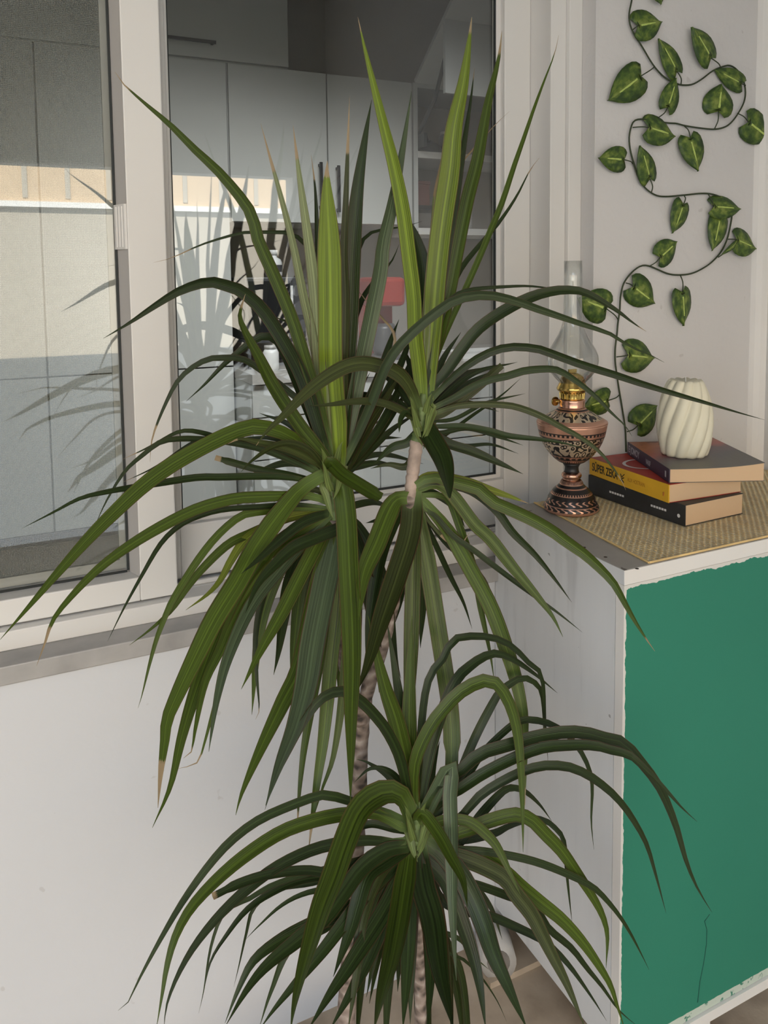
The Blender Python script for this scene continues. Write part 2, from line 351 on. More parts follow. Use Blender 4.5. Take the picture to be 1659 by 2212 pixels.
# ------------------------------------------------------------------ mesh helpers
def wloc(o):
    v = Vector((0, 0, 0))
    while o: v += o.location; o = o.parent
    return v
class MB:
    def __init__(s): s.v = []; s.f = []; s.uv = None
    def box(s, x0, x1, y0, y1, z0, z1):
        n = len(s.v)
        s.v += [(x, y, z) for z in (z0, z1) for y in (y0, y1) for x in (x0, x1)]
        s.f += [(n, n+2, n+3, n+1), (n+4, n+5, n+7, n+6), (n, n+1, n+5, n+4), (n+2, n+6, n+7, n+3), (n, n+4, n+6, n+2), (n+1, n+3, n+7, n+5)]
        return s
    def prism(s, poly, z0, z1):           # polygon in xy (counter-clockwise), extruded in z
        n = len(s.v); k = len(poly)
        s.v += [(x, y, z0) for x, y in poly] + [(x, y, z1) for x, y in poly]
        s.f += [tuple(range(n+k-1, n-1, -1)), tuple(range(n+k, n+2*k))]
        s.f += [(n+i, n+(i+1) % k, n+k+(i+1) % k, n+k+i) for i in range(k)]
        return s
    def tube(s, pts, rad, seg=8, cap=True):
        pts = [Vector(p) for p in pts]; n = len(s.v)
        rads = rad if isinstance(rad, (list, tuple)) else [rad]*len(pts)
        t = (pts[1]-pts[0]).normalized(); a = t.orthogonal().normalized()
        for i, p in enumerate(pts):
            t = (pts[min(i+1, len(pts)-1)]-pts[max(i-1, 0)]).normalized()
            a = (a - t*a.dot(t)).normalized(); b = t.cross(a)
            for j in range(seg):
                g = 2*math.pi*j/seg
                s.v.append(tuple(p + (a*math.cos(g)+b*math.sin(g))*rads[i]))
        for i in range(len(pts)-1):
            for j in range(seg):
                s.f.append((n+i*seg+j, n+i*seg+(j+1) % seg, n+(i+1)*seg+(j+1) % seg, n+(i+1)*seg+j))
        if cap:
            s.f.append(tuple(range(n+seg-1, n-1, -1))); m_ = n+(len(pts)-1)*seg; s.f.append(tuple(range(m_, m_+seg)))
        return s
    def lathe(s, c, prof, seg=40, closed=False):     # prof: (r, z) upward
        n = len(s.v); k = len(prof)
        for r, z in prof:
            for j in range(seg):
                g = 2*math.pi*j/seg; s.v.append((c[0]+r*math.cos(g), c[1]+r*math.sin(g), c[2]+z))
        for i in range(k-1):
            for j in range(seg):
                s.f.append((n+i*seg+j, n+i*seg+(j+1) % seg, n+(i+1)*seg+(j+1) % seg, n+(i+1)*seg+j))
        if prof[0][0] > 1e-5 and not closed: s.f.append(tuple(range(n+seg-1, n-1, -1)))
        if prof[-1][0] > 1e-5 and not closed: s.f.append(tuple(range(n+(k-1)*seg, n+k*seg)))
        return s
    def build(s, name, mat, parent=None, smooth=False, loc=None, bevel=0):
        off = wloc(parent) if parent else Vector((0, 0, 0))
        if loc is not None and not parent: off = Vector(loc)
        me = bpy.data.meshes.new(name)
        me.from_pydata([(x-off.x, y-off.y, z-off.z) for x, y, z in s.v], [], s.f)
        if s.uv:
            ul = me.uv_layers.new(name='UVMap')
            for lp in me.loops: ul.data[lp.index].uv = s.uv[lp.vertex_index]
        if smooth: me.polygons.foreach_set('use_smooth', [True]*len(me.polygons))
        me.materials.append(mat); me.update()
        o = bpy.data.objects.new(name, me); COL.objects.link(o)
        if parent: o.parent = parent
        elif loc is not None: o.location = loc
        if bevel:
            md = o.modifiers.new('bevel', 'BEVEL'); md.width = bevel; md.segments = 2; md.limit_method = 'ANGLE'
        return o
def empty(name, loc):
    o = bpy.data.objects.new(name, None); COL.objects.link(o); o.location = loc; o.empty_display_size = .05
    return o
def tag(o, label, cat, group=None):
    o['label'] = label; o['category'] = cat
    if group: o['group'] = group
    return o
def struct(o, label=None):
    o['kind'] = 'structure'
    if label: o['label'] = label
    return o
def catmull(pts, n):
    P = [Vector(p) for p in pts]; P = [P[0]*2-P[1]] + P + [P[-1]*2-P[-2]]
    out = []; segs = len(P)-3
    fine = []
    for i in range(segs):
        for k in range(12):
            t = k/12; a, b, c, d = P[i:i+4]
            fine.append(.5*((2*b)+(c-a)*t+(2*a-5*b+4*c-d)*t*t+(3*b-a-3*c+d)*t**3))
    fine.append(P[-2])
    ln = [0]
    for a, b in zip(fine, fine[1:]): ln.append(ln[-1]+(b-a).length)
    j = 0
    for i in range(n):
        g = ln[-1]*i/(n-1)
        while j < len(ln)-2 and ln[j+1] < g: j += 1
        t = (g-ln[j])/max(1e-9, ln[j+1]-ln[j]); out.append(fine[j].lerp(fine[j+1], min(1, t)))
    return out

# ------------------------------------------------------------------ dimensions
W = 1.116            # face of the window wall
XR = 1.348           # right wall
XL, XO = -2.7, .929  # left end of the balcony, right edge of the window opening
ZT = .770            # cabinet top
CX0, CY0 = .7235, .80

# ------------------------------------------------------------------ setting
struct(MB().box(XL-.1, XR+.2, -1.2, 1.116, -.1, 0).build('floor', M['floor']), 'worn beige stone balcony floor')
struct(MB().box(XL-.1, XR+.2, -1.2, 1.3, 2.45, 2.6).build('ceiling', M['plaster']), 'white balcony ceiling slab')
struct(MB().box(XL, 1.348, W, 1.30, 0, .643).build('wall_sill', M['plaster_skylit']), 'white wall below the kitchen window with bluish sky light in its colour')
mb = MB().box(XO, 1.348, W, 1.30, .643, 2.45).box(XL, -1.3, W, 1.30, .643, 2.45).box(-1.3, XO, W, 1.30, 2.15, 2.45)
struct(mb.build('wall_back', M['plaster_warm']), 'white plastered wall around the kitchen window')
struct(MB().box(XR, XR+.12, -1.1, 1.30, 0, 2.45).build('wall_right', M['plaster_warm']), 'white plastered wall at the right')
struct(MB().box(XL-.1, XL, -1.1, 1.30, 0, 2.45).build('wall_left', M['plaster']), 'white plastered end wall')
mb = MB().box(-.2, XR, -1.1, -1.0, 0, .12).box(-.2, XR, -1.1, -1.0, 1.6, 2.45).box(1.18, XR, -1.1, -1.0, .12, 1.6)
struct(mb.build('wall_front', M['plaster']), 'balcony parapet wall behind the viewer')
# rounded plaster bead in the corner
pr = [(XR, W), (XR-.024, W), (XR-.019, W-.008), (XR-.011, W-.016), (XR, W-.021)]
struct(MB().prism([(x, y) for x, y in pr], ZT-.2, 2.45).build('trim_1', M['marbletrim'], smooth=False), 'white vertical corner bead beside the leafy garland')
# marble sill under the window
struct(MB().box(-1.3, XO, 1.106, 1.225, .647, .6726).build('trim_2', M['marble'], bevel=.002), 'grey marble sill strip below the window')
# opposite facade and street, seen only as reflections in the panes
mb = MB().box(-9, 11, -7.4, -7.0, 1.96, 3.4)
fac = struct(mb.build('wall_opposite', M['facade']), 'sunlit beige facade reflected in the glass')
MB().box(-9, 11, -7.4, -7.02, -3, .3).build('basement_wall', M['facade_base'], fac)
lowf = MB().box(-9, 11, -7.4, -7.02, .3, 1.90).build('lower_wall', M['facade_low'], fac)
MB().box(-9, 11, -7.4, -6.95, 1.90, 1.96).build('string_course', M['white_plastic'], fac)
for i in range(26):
    x = -4+i*.42
    MB().box(x, x+.05, -7.0, -6.985, 2.0, 3.3).build('rib', M['facade_low'], fac)
struct(MB().box(-30, 30, -30, -1.3, -3.2, -3.0).build('floor_street', M['pave']), 'street paving far below')

# ---- kitchen shell behind the window
KX0, KX1, KY1, KF, KC = -1.6, 2.75, 3.70, .132, 2.6
struct(MB().box(KX0-.1, KX1+.1, 1.30, KY1+.1, KF-.1, KF).build('floor_kitchen', M['kitfloor']), 'brown kitchen floor behind the glass')
struct(MB().box(KX0-.1, KX1+.1, 1.30, KY1+.1, KC, KC+.1).build('ceiling_kitchen', M['kitwall']), 'grey kitchen ceiling behind the glass')
struct(MB().box(KX0-.1, KX1+.1, KY1, KY1+.1, KF, KC).build('wall_kitchen_back', M['tiles']), 'kitchen wall behind the cupboards')
struct(MB().box(KX0-.1, KX0, 1.3, KY1, KF, KC).build('wall_kitchen_left', M['kitwall']), 'left kitchen wall')
struct(MB().box(KX1, KX1+.1, 1.3, KY1, KF, KC).build('wall_kitchen_right', M['kitwall']), 'right kitchen wall')
mb = MB().box(KX0, XL+1, 1.22, 1.30, 0, KC).box(1.348, KX1+.1, 1.20, 1.30, -.1, KC)
struct(mb.build('wall_kitchen_front', M['kitwall']), 'kitchen wall beside the window')

# ---- window
win = struct(empty('window_1', (0, 1.19, .673)), 'white sliding kitchen window with two panes and an insect screen')
win['category'] = 'window'
ZTOP = 2.15
fr = MB().box(-1.3, XO, 1.152, 1.19, .6726, .699).box(-1.3, XO, 1.19, 1.26, .6726, .699)
fr.box(.9006, XO, 1.151, 1.29, .699, ZTOP)
fr.box(.8674, .9006, 1.160, 1.29, .699, ZTOP)
fr.box(-1.3, -1.22, 1.152, 1.29, .699, ZTOP).box(-1.22, XO, 1.152, 1.29, ZTOP-.05, ZTOP)
fr.box(-1.22, .8674, 1.196, 1.203, .699, .7055)
fr.build('outer_frame', M['pvc'], win, bevel=.0015)
# left (front) sash
SX0, SX1, SY0, SY1 = .1545, .2071, 1.168, 1.200
ls = MB().box(SX0, SX1, SY0, SY1, .701, ZTOP-.05).box(-1.20, SX0, SY0, SY1, .701, .736).box(-1.20, -1.14, SY0, SY1, .736, ZTOP-.05).box(-1.14, SX0, SY0, SY1, ZTOP-.11, ZTOP-.05)
lso = ls.build('sash', M['pvc'], win, bevel=.002)
MB().prism([(SX0, 1.1690), (SX0, 1.2015), (SX0-.0105, 1.2015)], .7362, ZTOP-.11).build('glazing_bead', M['pvc_grey'], lso)
MB().box(SX0-.0135, SX0-.0105, 1.1985, 1.2015, .7385, ZTOP-.11).box(-1.14, SX0-.0135, 1.1975, 1.2010, .736, .7385).build('gasket', M['gasket'], lso)
MB().box(-1.14, SX0-.0105, 1.203, 1.206, .7385, ZTOP-.11).build('pane', M['pane'], lso)
za, zb = atY(262, 440, 1.17).z, atY(262, 538, 1.17).z
lt = MB(); n = len(lt.v)
for z, yy in ((zb, 1.172), (zb+.006, 1.196), (za-.004, 1.196), (za, 1.172)): pass
lt.prism([(SX0, 1.169), (SX0, 1.199), (SX0-.0135, 1.199), (SX0-.0035, 1.169)], zb, za)
for k in range(3): lt.box(SX0-.0065-.0028*k, SX0-.003, 1.174+k*.008, 1.1765+k*.008, zb+.003, za-.003)
lt.build('pull_grip', M['pvc'], lso)
# screen in its thin frame behind the left pane
MB().box(-1.14, SX0-.006, 1.212, 1.2125, .739, ZTOP-.11).build('insect_screen', M['screen'], lso)
sf = MB().box(SX0-.022, SX0-.002, 1.209, 1.216, .739, ZTOP-.11).box(-1.14, SX0-.022, 1.209, 1.216, .739, .752)
sf.build('screen_frame', M['pvc_grey'], lso)
# right (rear) sash
RY0, RY1 = 1.2195, 1.255
rs = MB().box(.8113, .8674, RY0, RY1, .703, ZTOP-.05).box(.16, .2225, RY0, RY1, .703, ZTOP-.05).box(.2225, .8113, RY0, RY1, .703, .787).box(.2225, .8113, RY0, RY1, ZTOP-.11, ZTOP-.05)
rso = rs.build('sash', M['pvc'], win, bevel=.002)
bd = MB().box(.8023, .8113, 1.233, 1.246, .787, ZTOP-.11).box(.2225, .2285, 1.233, 1.246, .787, ZTOP-.11).box(.2285, .8023, 1.233, 1.246, .787, .7935)
bd.build('glazing_bead', M['pvc'], rso)
g = MB().box(.7998, .8023, 1.2345, 1.2385, .7935, ZTOP-.11).box(.2285, .7975, 1.2345, 1.2385, .7935, .7965).box(.2285, .2305, 1.2345, 1.2385, .7935, ZTOP-.11)
g.build('gasket', M['gasket'], rso)
MB().box(.2285, .8023, 1.240, 1.243, .7935, ZTOP-.11).build('pane', M['pane'], rso)

# ---- drain pipe stub at the foot of the wall
pc = atY(1100, 2052, 1.05)
pipe = tag(empty('drain_pipe', (pc.x, 1.07, 0)), 'grey drain pipe stub at the floor behind the white cabinet side', 'pipe')
ax = Vector((-.35, -.80, .12)).normalized()
p0 = Vector((pc.x-.022, 1.055, max(.031, pc.z-.01))); MB().tube([p0-ax*.045, p0+ax*.02], [.030, .030], 20).build('pipe_body', M['pipe'], pipe, True)
MB().tube([p0+ax*.019, p0+ax*.0215], .019, 18).build('pipe_mouth', M['dark_hole'], pipe)
MB().box(pc.x-.05, pc.x+.05, 1.03, W-.001, 0, max(.004, pc.z-.022)).build('mortar_bed', M['floor'], pipe)

# ------------------------------------------------------------------ kitchen furniture
KY = 3.30
def door(parent, x0, x1, z0, z1, y=KY, t=.018, gap=.003, handle=None, nm='door'):
    d = MB().box(x0+gap, x1-gap, y, y+t, z0+gap, z1-gap).build(nm, M['kit'], parent, bevel=.001)
    if handle:
        hx0, hz0, hx1, hz1 = handle
        h = MB().box(min(hx0, hx1)-.006, max(hx0, hx1)+.006, y-.030, y-.020, min(hz0, hz1)-.006, max(hz0, hz1)+.006)
        if abs(hx1-hx0) > abs(hz1-hz0):
            h.box(hx0, hx0+.01, y-.02, y, hz0-.005, hz0+.005).box(hx1-.01, hx1, y-.02, y, hz0-.005, hz0+.005)
        else:
            h.box(hx0-.005, hx0+.005, y-.02, y, min(hz0, hz1), min(hz0, hz1)+.01).box(hx0-.005, hx0+.005, y-.02, y, max(hz0, hz1)-.01, max(hz0, hz1))
        h.build('handle', M['black'], d)
    return d
tc_ = tag(empty('tall_cupboard', (.1, KY+.2, KF)), 'tall white kitchen cupboard seen through the left panes', 'cupboard')
MB().box(-1.1, .845, KY+.02, 3.69, KF, 2.03).build('carcass', M['greyplastic'], tc_)
for x0, x1 in ((-1.1, -.68), (-.68, -.28), (-.28, .128), (.128, .49), (.49, .845)):
    door(tc_, x0, x1, KF+.05, .785); door(tc_, x0, x1, .785, 2.03)
MB().box(-1.1, .845, KY+.03, KY+.06, KF, KF+.05).build('plinth', M['kitwall'], tc_)
uc = tag(empty('upper_cupboard', (.1, KY+.2, 2.032)), 'upper white cupboard row with black bar handle under the ceiling', 'cupboard')
MB().box(-1.1, 1.113, KY+.02, 3.69, 2.032, 2.56).build('carcass', M['kit'], uc)
door(uc, .41, 1.113, 2.034, 2.56, handle=(.60, 2.096, .793, 2.096)); door(uc, -.28, .41, 2.034, 2.56); door(uc, -1.1, -.28, 2.034, 2.56)
wc = tag(empty('wall_cupboard', (1.28, KY+.2, 1.385)), 'white wall cupboard with two doors and black vertical bar handles', 'cupboard')
MB().box(.848, 1.694, KY+.02, 3.69, 1.385, 2.03).build('carcass', M['kit'], wc)
door(wc, .848, 1.28, 1.385, 2.03, handle=(1.239, 1.451, 1.239, 1.640)); door(wc, 1.28, 1.694, 1.385, 2.03, handle=(1.32, 1.441, 1.32, 1.630))
# open shelf unit with folded-up flap
su = tag(empty('shelf_cupboard', (2.1, KY+.2, 1.36)), 'open white wall cupboard with shelves and a lifted folding flap', 'cupboard')
MB().box(1.70, 1.722, KY, 3.69, 1.36, 2.03).build('side_panel', M['kit'], su)
MB().box(2.60, 2.62, KY, 3.69, 1.36, 2.03).build('side_panel', M['kit'], su)
MB().box(1.722, 2.60, 3.67, 3.69, 1.36, 2.03).build('back_panel', M['tiles'], su)
for z in (1.345, 1.695): MB().box(1.722, 2.60, KY, 3.67, z, z+.03).build('shelf_board', M['marbletrim'], su)
MB().box(1.722, 2.60, KY, 3.67, 2.01, 2.03).build('top_panel', M['kit'], su)
fy = 2.93
a0, a1 = Vector((0, KY, 2.03)), Vector((0, fy, 2.31))
fl = MB(); nn = (a1-a0).cross(Vector((1, 0, 0))).normalized()*.018
n = 0
for x in (1.71, 2.61):
    for q in (a0, a1, a1+nn, a0+nn): fl.v.append((x, q.y, q.z))
fl.f += [(0, 1, 2, 3), (7, 6, 5, 4), (0, 4, 5, 1), (1, 5, 6, 2), (2, 6, 7, 3), (3, 7, 4, 0)]
fl.build('flap_upper', M['kit'], su)
f1 = atY(957, 70, fy); f2 = atY(957, 202, fy)
MB().box(f1.x, f1.x+.9, fy-.018, fy, f2.z, f1.z+.05).build('flap_lower', M['kit'], su)
MB().tube([(1.735, KY+.05, 1.78), (1.735, 3.16, 1.93), (1.735, 3.06, 2.10)], .009, 8).box(1.728, 1.742, KY-.05, KY+.08, 1.74, 1.80).build('lift_arm', M['greyplastic'], su)
# base units and counter
BY = 3.05
bu = tag(empty('base_cupboard', (1.6, BY+.3, KF)), 'white base drawer unit below the kitchen counter', 'cupboard')
MB().box(.848, 2.7, BY+.02, 3.69, KF, .735).build('carcass', M['kit'], bu)
for x0, x1 in ((.848, 1.40), (1.40, 1.95), (1.95, 2.7)):
    for z0, z1 in ((KF+.06, .43), (.43, .60), (.60, .733)): door(bu, x0, x1, z0, z1, y=BY, nm='drawer_front')
tag(MB().box(.846, 2.72, BY-.02, 3.69, .737, .777).build('kitchen_counter', M['counter'], loc=None), 'pale stone kitchen worktop above the drawers', 'worktop')
# things on the counter
def thing1(nm, label, cat, loc): return tag(empty(nm, loc), label, cat)
mw = thing1('microwave_oven', 'dark grey microwave on the kitchen counter behind the plant', 'microwave', (1.0, 3.36, .9))
MB().box(.874, 1.13, 3.20, 3.52, .90, 1.155).build('body', M['greyplastic'], mw, bevel=.004)
MB().box(.884, 1.06, 3.192, 3.20, .915, 1.14).build('glass_door', M['black'], mw)
MB().box(1.07, 1.125, 3.194, 3.20, .915, 1.14).build('control_panel', M['greyplastic'], mw)
MB().tube([(1.062, 3.175, .93), (1.062, 3.175, 1.12)], .006, 8).build('handle', M['white_plastic'], mw)
rk = thing1('microwave_stand', 'low dark stand under the microwave', 'stand', (1.0, 3.36, .777))
MB().box(.872, 1.132, 3.2, 3.54, .885, .899).build('shelf_board', M['greyplastic'], rk)
for x in (.882, 1.112):
    for y in (3.21, 3.52): MB().box(x, x+.012, y, y+.012, .777, .885).build('leg', M['greyplastic'], rk)
bt = thing1('white_bottle', 'white bottle with dark label standing on the microwave', 'bottle', (1.026, 3.30, 1.155))
MB().lathe((1.026, 3.30, 1.155), [(.034, 0), (.036, .01), (.036, .06), (.03, .075), (.014, .085), (.014, .095)], 20).build('body', M['white_plastic'], bt, True)
MB().lathe((1.026, 3.30, 1.155), [(.0365, .022), (.0365, .052)], 20, True).build('printed_label', M['greyplastic'], bt, True)
MB().lathe((1.026, 3.30, 1.155), [(.018, .095), (.018, .115)], 16).build('cap', M['white_plastic'], bt, True)
jr = thing1('storage_jar', 'small pale jar on the counter under the microwave', 'jar', (.95, 3.12, .777))
MB().lathe((.95, 3.12, .777), [(.026, 0), (.032, .012), (.032, .075), (.024, .09)], 20).build('body', M['white_plastic'], jr, True)
MB().lathe((.95, 3.12, .777), [(.026, .0905), (.026, .105)], 20).build('lid', M['counter'], jr, True)
rm = thing1('coffee_machine', 'red coffee machine on the counter between the plant stems', 'coffee machine', (1.53, 3.28, .777))
MB().box(1.455, 1.60, 3.22, 3.40, .777, .80).build('base', M['greyplastic'], rm, bevel=.004)
MB().box(1.455, 1.60, 3.33, 3.40, .80, 1.10).build('column', M['red'], rm, bevel=.006)
MB().box(1.45, 1.605, 3.20, 3.40, 1.02, 1.15).build('head', M['red'], rm, bevel=.02)
MB().lathe((1.525, 3.265, .80), [(.045, 0), (.055, .03), (.055, .12), (.045, .14)], 20).build('carafe', M['greyplastic'], rm, True)
MB().box(1.43, 1.50, 3.195, 3.20, 1.11, 1.13).build('lever', M['black'], rm)
pk = thing1('pink_cup', 'small pink cup on the kitchen counter', 'cup', (1.70, 3.2, .777))
MB().lathe((1.70, 3.2, .777), [(.026, 0), (.034, .07), (.035, .085)], 20).build('body', M['pink'], pk, True)
MB().tube([(1.735, 3.2, .84), (1.755, 3.2, .835), (1.757, 3.2, .81), (1.732, 3.2, .80)], .005, 6).build('handle', M['pink'], pk, True)
tr = thing1('serving_tray', 'white tray lying on the counter near the right sash', 'tray', (1.98, 3.2, .777))
MB().box(1.84, 2.12, 3.10, 3.32, .777, .785).build('base', M['white_plastic'], tr)
MB().box(1.84, 2.12, 3.10, 3.106, .785, .80).box(1.84, 2.12, 3.314, 3.32, .785, .80).box(1.84, 1.846, 3.106, 3.314, .785, .80).box(2.114, 2.12, 3.106, 3.314, .785, .80).build('rim', M['white_plastic'], tr)
# things on the open shelves
sh = [('dark_bag', 'dark crumpled bag on the upper open shelf', 'bag', (1.80, 3.40, 1.725), (.10, .07, .06), 'greyplastic'),
      ('glass_canister', 'dark canister beside the bag on the upper open shelf', 'canister', (1.955, 3.42, 1.725), (.05, .05, .12), 'greyplastic')]
for nm, lb, ct, lo, (rx, ry, h), mt in sh:
    o = thing1(nm, lb, ct, lo); b = MB()
    if nm == 'dark_bag':
        rows = 7
        for i in range(rows+1):
            t = i/rows
            for j in range(20):
                g_ = 2*math.pi*j/20; k = (1-.55*t*t)*(1+.12*math.sin(3*g_+5*t)+.06*math.sin(7*g_))
                b.v.append((lo[0]+rx*k*math.cos(g_), lo[1]+ry*k*math.sin(g_), lo[2]+h*t*(1+.2*math.cos(g_*2))))
        for i in range(rows):
            for j in range(20): b.f.append((i*20+j, i*20+(j+1) % 20, (i+1)*20+(j+1) % 20, (i+1)*20+j))
        b.f.append(tuple(range(19, -1, -1))); b.f.append(tuple(range(rows*20, rows*20+20)))
        b.build('body', M[mt], o, True)
        MB().tube([(lo[0]-.03, lo[1], lo[2]+.06), (lo[0]-.02, lo[1], lo[2]+.095), (lo[0]+.02, lo[1], lo[2]+.095), (lo[0]+.03, lo[1], lo[2]+.06)], .005, 6).build('strap', M['black'], o)
    else:
        b.lathe(lo, [(rx*.9, 0), (rx, .01), (rx, h*.8), (rx*.8, h*.88)], 24).build('body', M[mt], o, True)
        MB().lathe(lo, [(rx*.82, h*.88), (rx*.82, h)], 24).build('lid', M['pipe'], o, True)
bx = thing1('maroon_box', 'maroon box on the lower open shelf', 'box', (1.80, 3.42, 1.375))
MB().box(1.745, 1.825, 3.38, 3.50, 1.485, 1.585).build('body', M['brownbox'], bx, bevel=.002)
MB().box(1.742, 1.828, 3.377, 3.503, 1.585, 1.60).build('lid', M['brownbox'], bx)
MB().box(1.735, 1.92, 3.36, 3.52, 1.462, 1.485).build('tray', M['black'], bx)
for x in (1.74, 1.90): MB().box(x, x+.012, 3.37, 3.5, 1.375, 1.462).build('leg', M['black'], bx)
ck = thing1('round_canister', 'grey round canister on the lower open shelf', 'canister', (2.02, 3.42, 1.375))
MB().lathe((2.02, 3.42, 1.375), [(.05, 0), (.055, .01), (.055, .10), (.035, .115)], 24).build('body', M['pipe'], ck, True)
MB().lathe((2.02, 3.42, 1.375), [(.037, .1155), (.037, .13), (.01, .135), (.01, .15)], 24).build('lid', M['greyplastic'], ck, True)

# ------------------------------------------------------------------ cabinet with the green front
cab = tag(empty('cabinet', (1.03, .96, 0)), 'white board cabinet with a green painted front under the books', 'cabinet')
MB().box(CX0, 1.343, CY0, W-.002, .75, ZT).build('top_board', M['cab_top'], cab, bevel=.0008)
tb = MB().box(CX0-.0006, 1.343, CY0-.0012, CY0-.0002, .7495, .7695).build('top_edging', M['marbletrim'], cab)
MB().box(CX0-.0012, CX0-.0002, CY0-.0008, W-.002, .7495, .7695).build('side_edging', M['cab_white'], cab)
MB().box(CX0, CX0+.018, CY0+.0175, W-.002, .058, .7495).build('side_panel', M['cab_white'], cab)
MB().box(1.325, 1.343, CY0+.0175, W-.002, .058, .7495).build('side_panel', M['cab_white'], cab)
MB().box(CX0+.018, 1.325, CY0+.02, W-.002, .058, .076).build('bottom_board', M['cab_white'], cab)
MB().box(CX0+.018, 1.325, W-.008, W-.002, .076, .75).build('back_board', M['cab_white'], cab)
dm = greendoor(.0745, .744, CX0+.004-1.03)
dr = MB().box(CX0+.0006, 1.343, CY0, CY0+.016, .0616, .7485).build('door', dm, cab, bevel=.0006)
MB().box(CX0, CX0+.0006, CY0-.0002, CY0+.016, .0616, .7485).build('door_edge', M['marbletrim'], cab)
MB().box(CX0, 1.343, CY0-.004, CY0+.016, .045, .0610).build('plinth_strip', M['marbletrim'], cab)
for x in (.80, 1.20):
    for y in (CY0+.002, 1.05): MB().box(x, x+.105, y, y+.05, 0, .0575 if y > 1 else .045).build('foot', M['marbletrim'], cab)
# hairline crack in the paint of the door
ck_ = [atY(u, v, CY0-.0003) for u, v in ((1533, 1975), (1522, 1990), (1527, 2008), (1526, 2040), (1520, 2080), (1512, 2120), (1507, 2165))]
MB().tube(ck_, .0007, 5).build('paint_crack', plain('dark_green_crack', (.012, .11, .075), .7), dr)
for u, v in ((1262, 1182), (1308, 1203), (1376, 1228)):
    p = atZ(u, v, ZT+.0002); MB().lathe((p.x, p.y, ZT), [(.0028, 0), (.002, .0003), (0, .0004)], 10).build('stain', M['soil'], cab)

# ------------------------------------------------------------------ woven straw mat
mat_ = tag(empty('straw_mat', (1.05, .95, ZT)), 'tan woven straw mat under the lamp and books', 'mat')
BL, FL_ = Vector((.8005, 1.110, 0)), Vector((.7690, .803, 0)); XM = 1.338
def mp_(s, t):   # s along x 0..1, t 0 front .. 1 back
    l = FL_.lerp(BL, t); return Vector((l.x+(XM-l.x)*s, l.y, 0))
mb = MB(); mb.prism([tuple(mp_(0, 0))[:2], tuple(mp_(1, 0))[:2], tuple(mp_(1, 1))[:2], tuple(mp_(0, 1))[:2]], ZT+.0003, ZT+.0009)
mb.build('backing', M['matbase'], mat_)
NS, NT = 96, 52
wa, wb = MB(), MB()
for j in range(NT):
    t = (j+.5)/NT; n = len(wa.v); K = NS*2
    jt = random.uniform(-.15, .15)/NT; wd = .0019*random.uniform(.8, 1.2)
    for i in range(K+1):
        s = -.002+1.004*i/K; p = mp_(s, t+jt*math.sin(i*.13)); z = ZT+.0015+.0004*math.sin(math.pi*(i/2+j))
        wa.v += [(p.x, p.y-wd, z), (p.x, p.y+wd, z)]
    wa.f += [(n+2*i, n+2*i+2, n+2*i+3, n+2*i+1) for i in range(K)]
for i in range(NS):
    s = (i+.5)/NS; n = len(wb.v); K = NT*2
    wd = .0014*random.uniform(.75, 1.2); jt = random.uniform(-.15, .15)/NS
    for j in range(K+1):
        t = -.003+1.006*j/K; p = mp_(s+jt*math.sin(j*.17), t); z = ZT+.0015-.0004*math.sin(math.pi*(j/2+i))
        wb.v += [(p.x-wd, p.y, z), (p.x+wd, p.y, z)]
    wb.f += [(n+2*j, n+2*j+1, n+2*j+3, n+2*j+2) for j in range(K)]
for o in (wa.build('cross_strands', M['straw_light'], mat_), wb.build('long_strands', M['straw'], mat_)): o['kind'] = 'stuff'
hem = MB().tube([mp_(0, t)+Vector((0, 0, ZT+.0016)) for t in [k/30 for k in range(31)]], .0016, 6).build('bound_edge', M['straw'], mat_)
MB().tube([mp_(s, 0)+Vector((0, 0, ZT+.0016)) for s in [k/30 for k in range(31)]], .0016, 6).build('bound_edge', M['straw'], mat_)
ZM = ZT+.0028

# ------------------------------------------------------------------ oil lamp
lp = Vector((.8285, 1.0453, ZM)); U = .0001988
lamp = tag(empty('oil_lamp', lp), 'engraved copper oil lamp with a clear glass chimney', 'oil lamp')
def pf(pts): return [(r*U, (2138-y)*U) for y, r in pts]
base = pf([(2138, 215), (2128, 226), (2105, 228), (2085, 218), (2060, 205), (2030, 195), (1995, 172), (1960, 146), (1938, 118), (1920, 100), (1900, 92), (1885, 84)])
MB().lathe(lp, base, 56).build('foot', copper_engraved('foot_copper', [(0, 1), (.10, .25), (.22, 1), (.245, 0), (.30, .25), (.44, 0), (.56, 1), (.585, .75), (.64, 0), (.76, 1), (.79, 0), (.87, 1), (.9, .75)], (2138-1885)*U), lamp, True)
stem = pf([(1885, 80), (1872, 70), (1862, 78), (1845, 84), (1828, 78), (1818, 64), (1800, 58), (1775, 57), (1755, 66), (1740, 78)])
MB().lathe(lp, stem[:6], 40).build('knop', M['copper'], lamp, True)
MB().lathe(lp, stem[5:], 40).build('neck', M['black'], lamp, True)
bowl = pf([(1740, 80), (1725, 112), (1700, 145), (1660, 184), (1610, 222), (1560, 248), (1500, 270), (1440, 283), (1410, 289), (1396, 292)])
MB().lathe(lp, bowl, 64).build('bowl', copper_engraved('bowl_copper', [(0, 0), (.56, .75), (.585, 1), (.595, 0), (.61, .25), (.635, 1), (.645, 0), (.655, .5), (.79, 0), (.80, .5), (.85, 0), (.86, 1), (.885, .75), (.91, 0), (.92, 1)], (2138-1396)*U), lamp, True)
sho = pf([(1396, 292), (1385, 288), (1370, 262), (1345, 218), (1320, 180), (1300, 142), (1285, 120), (1272, 110)])
MB().lathe(lp, sho, 64).build('shoulder', copper_engraved('shoulder_copper', [(0, 1), (.885, 1), (.895, .5), (.965, 1), (.975, 0), (.985, 1)], (2138-1272)*U), lamp, True)
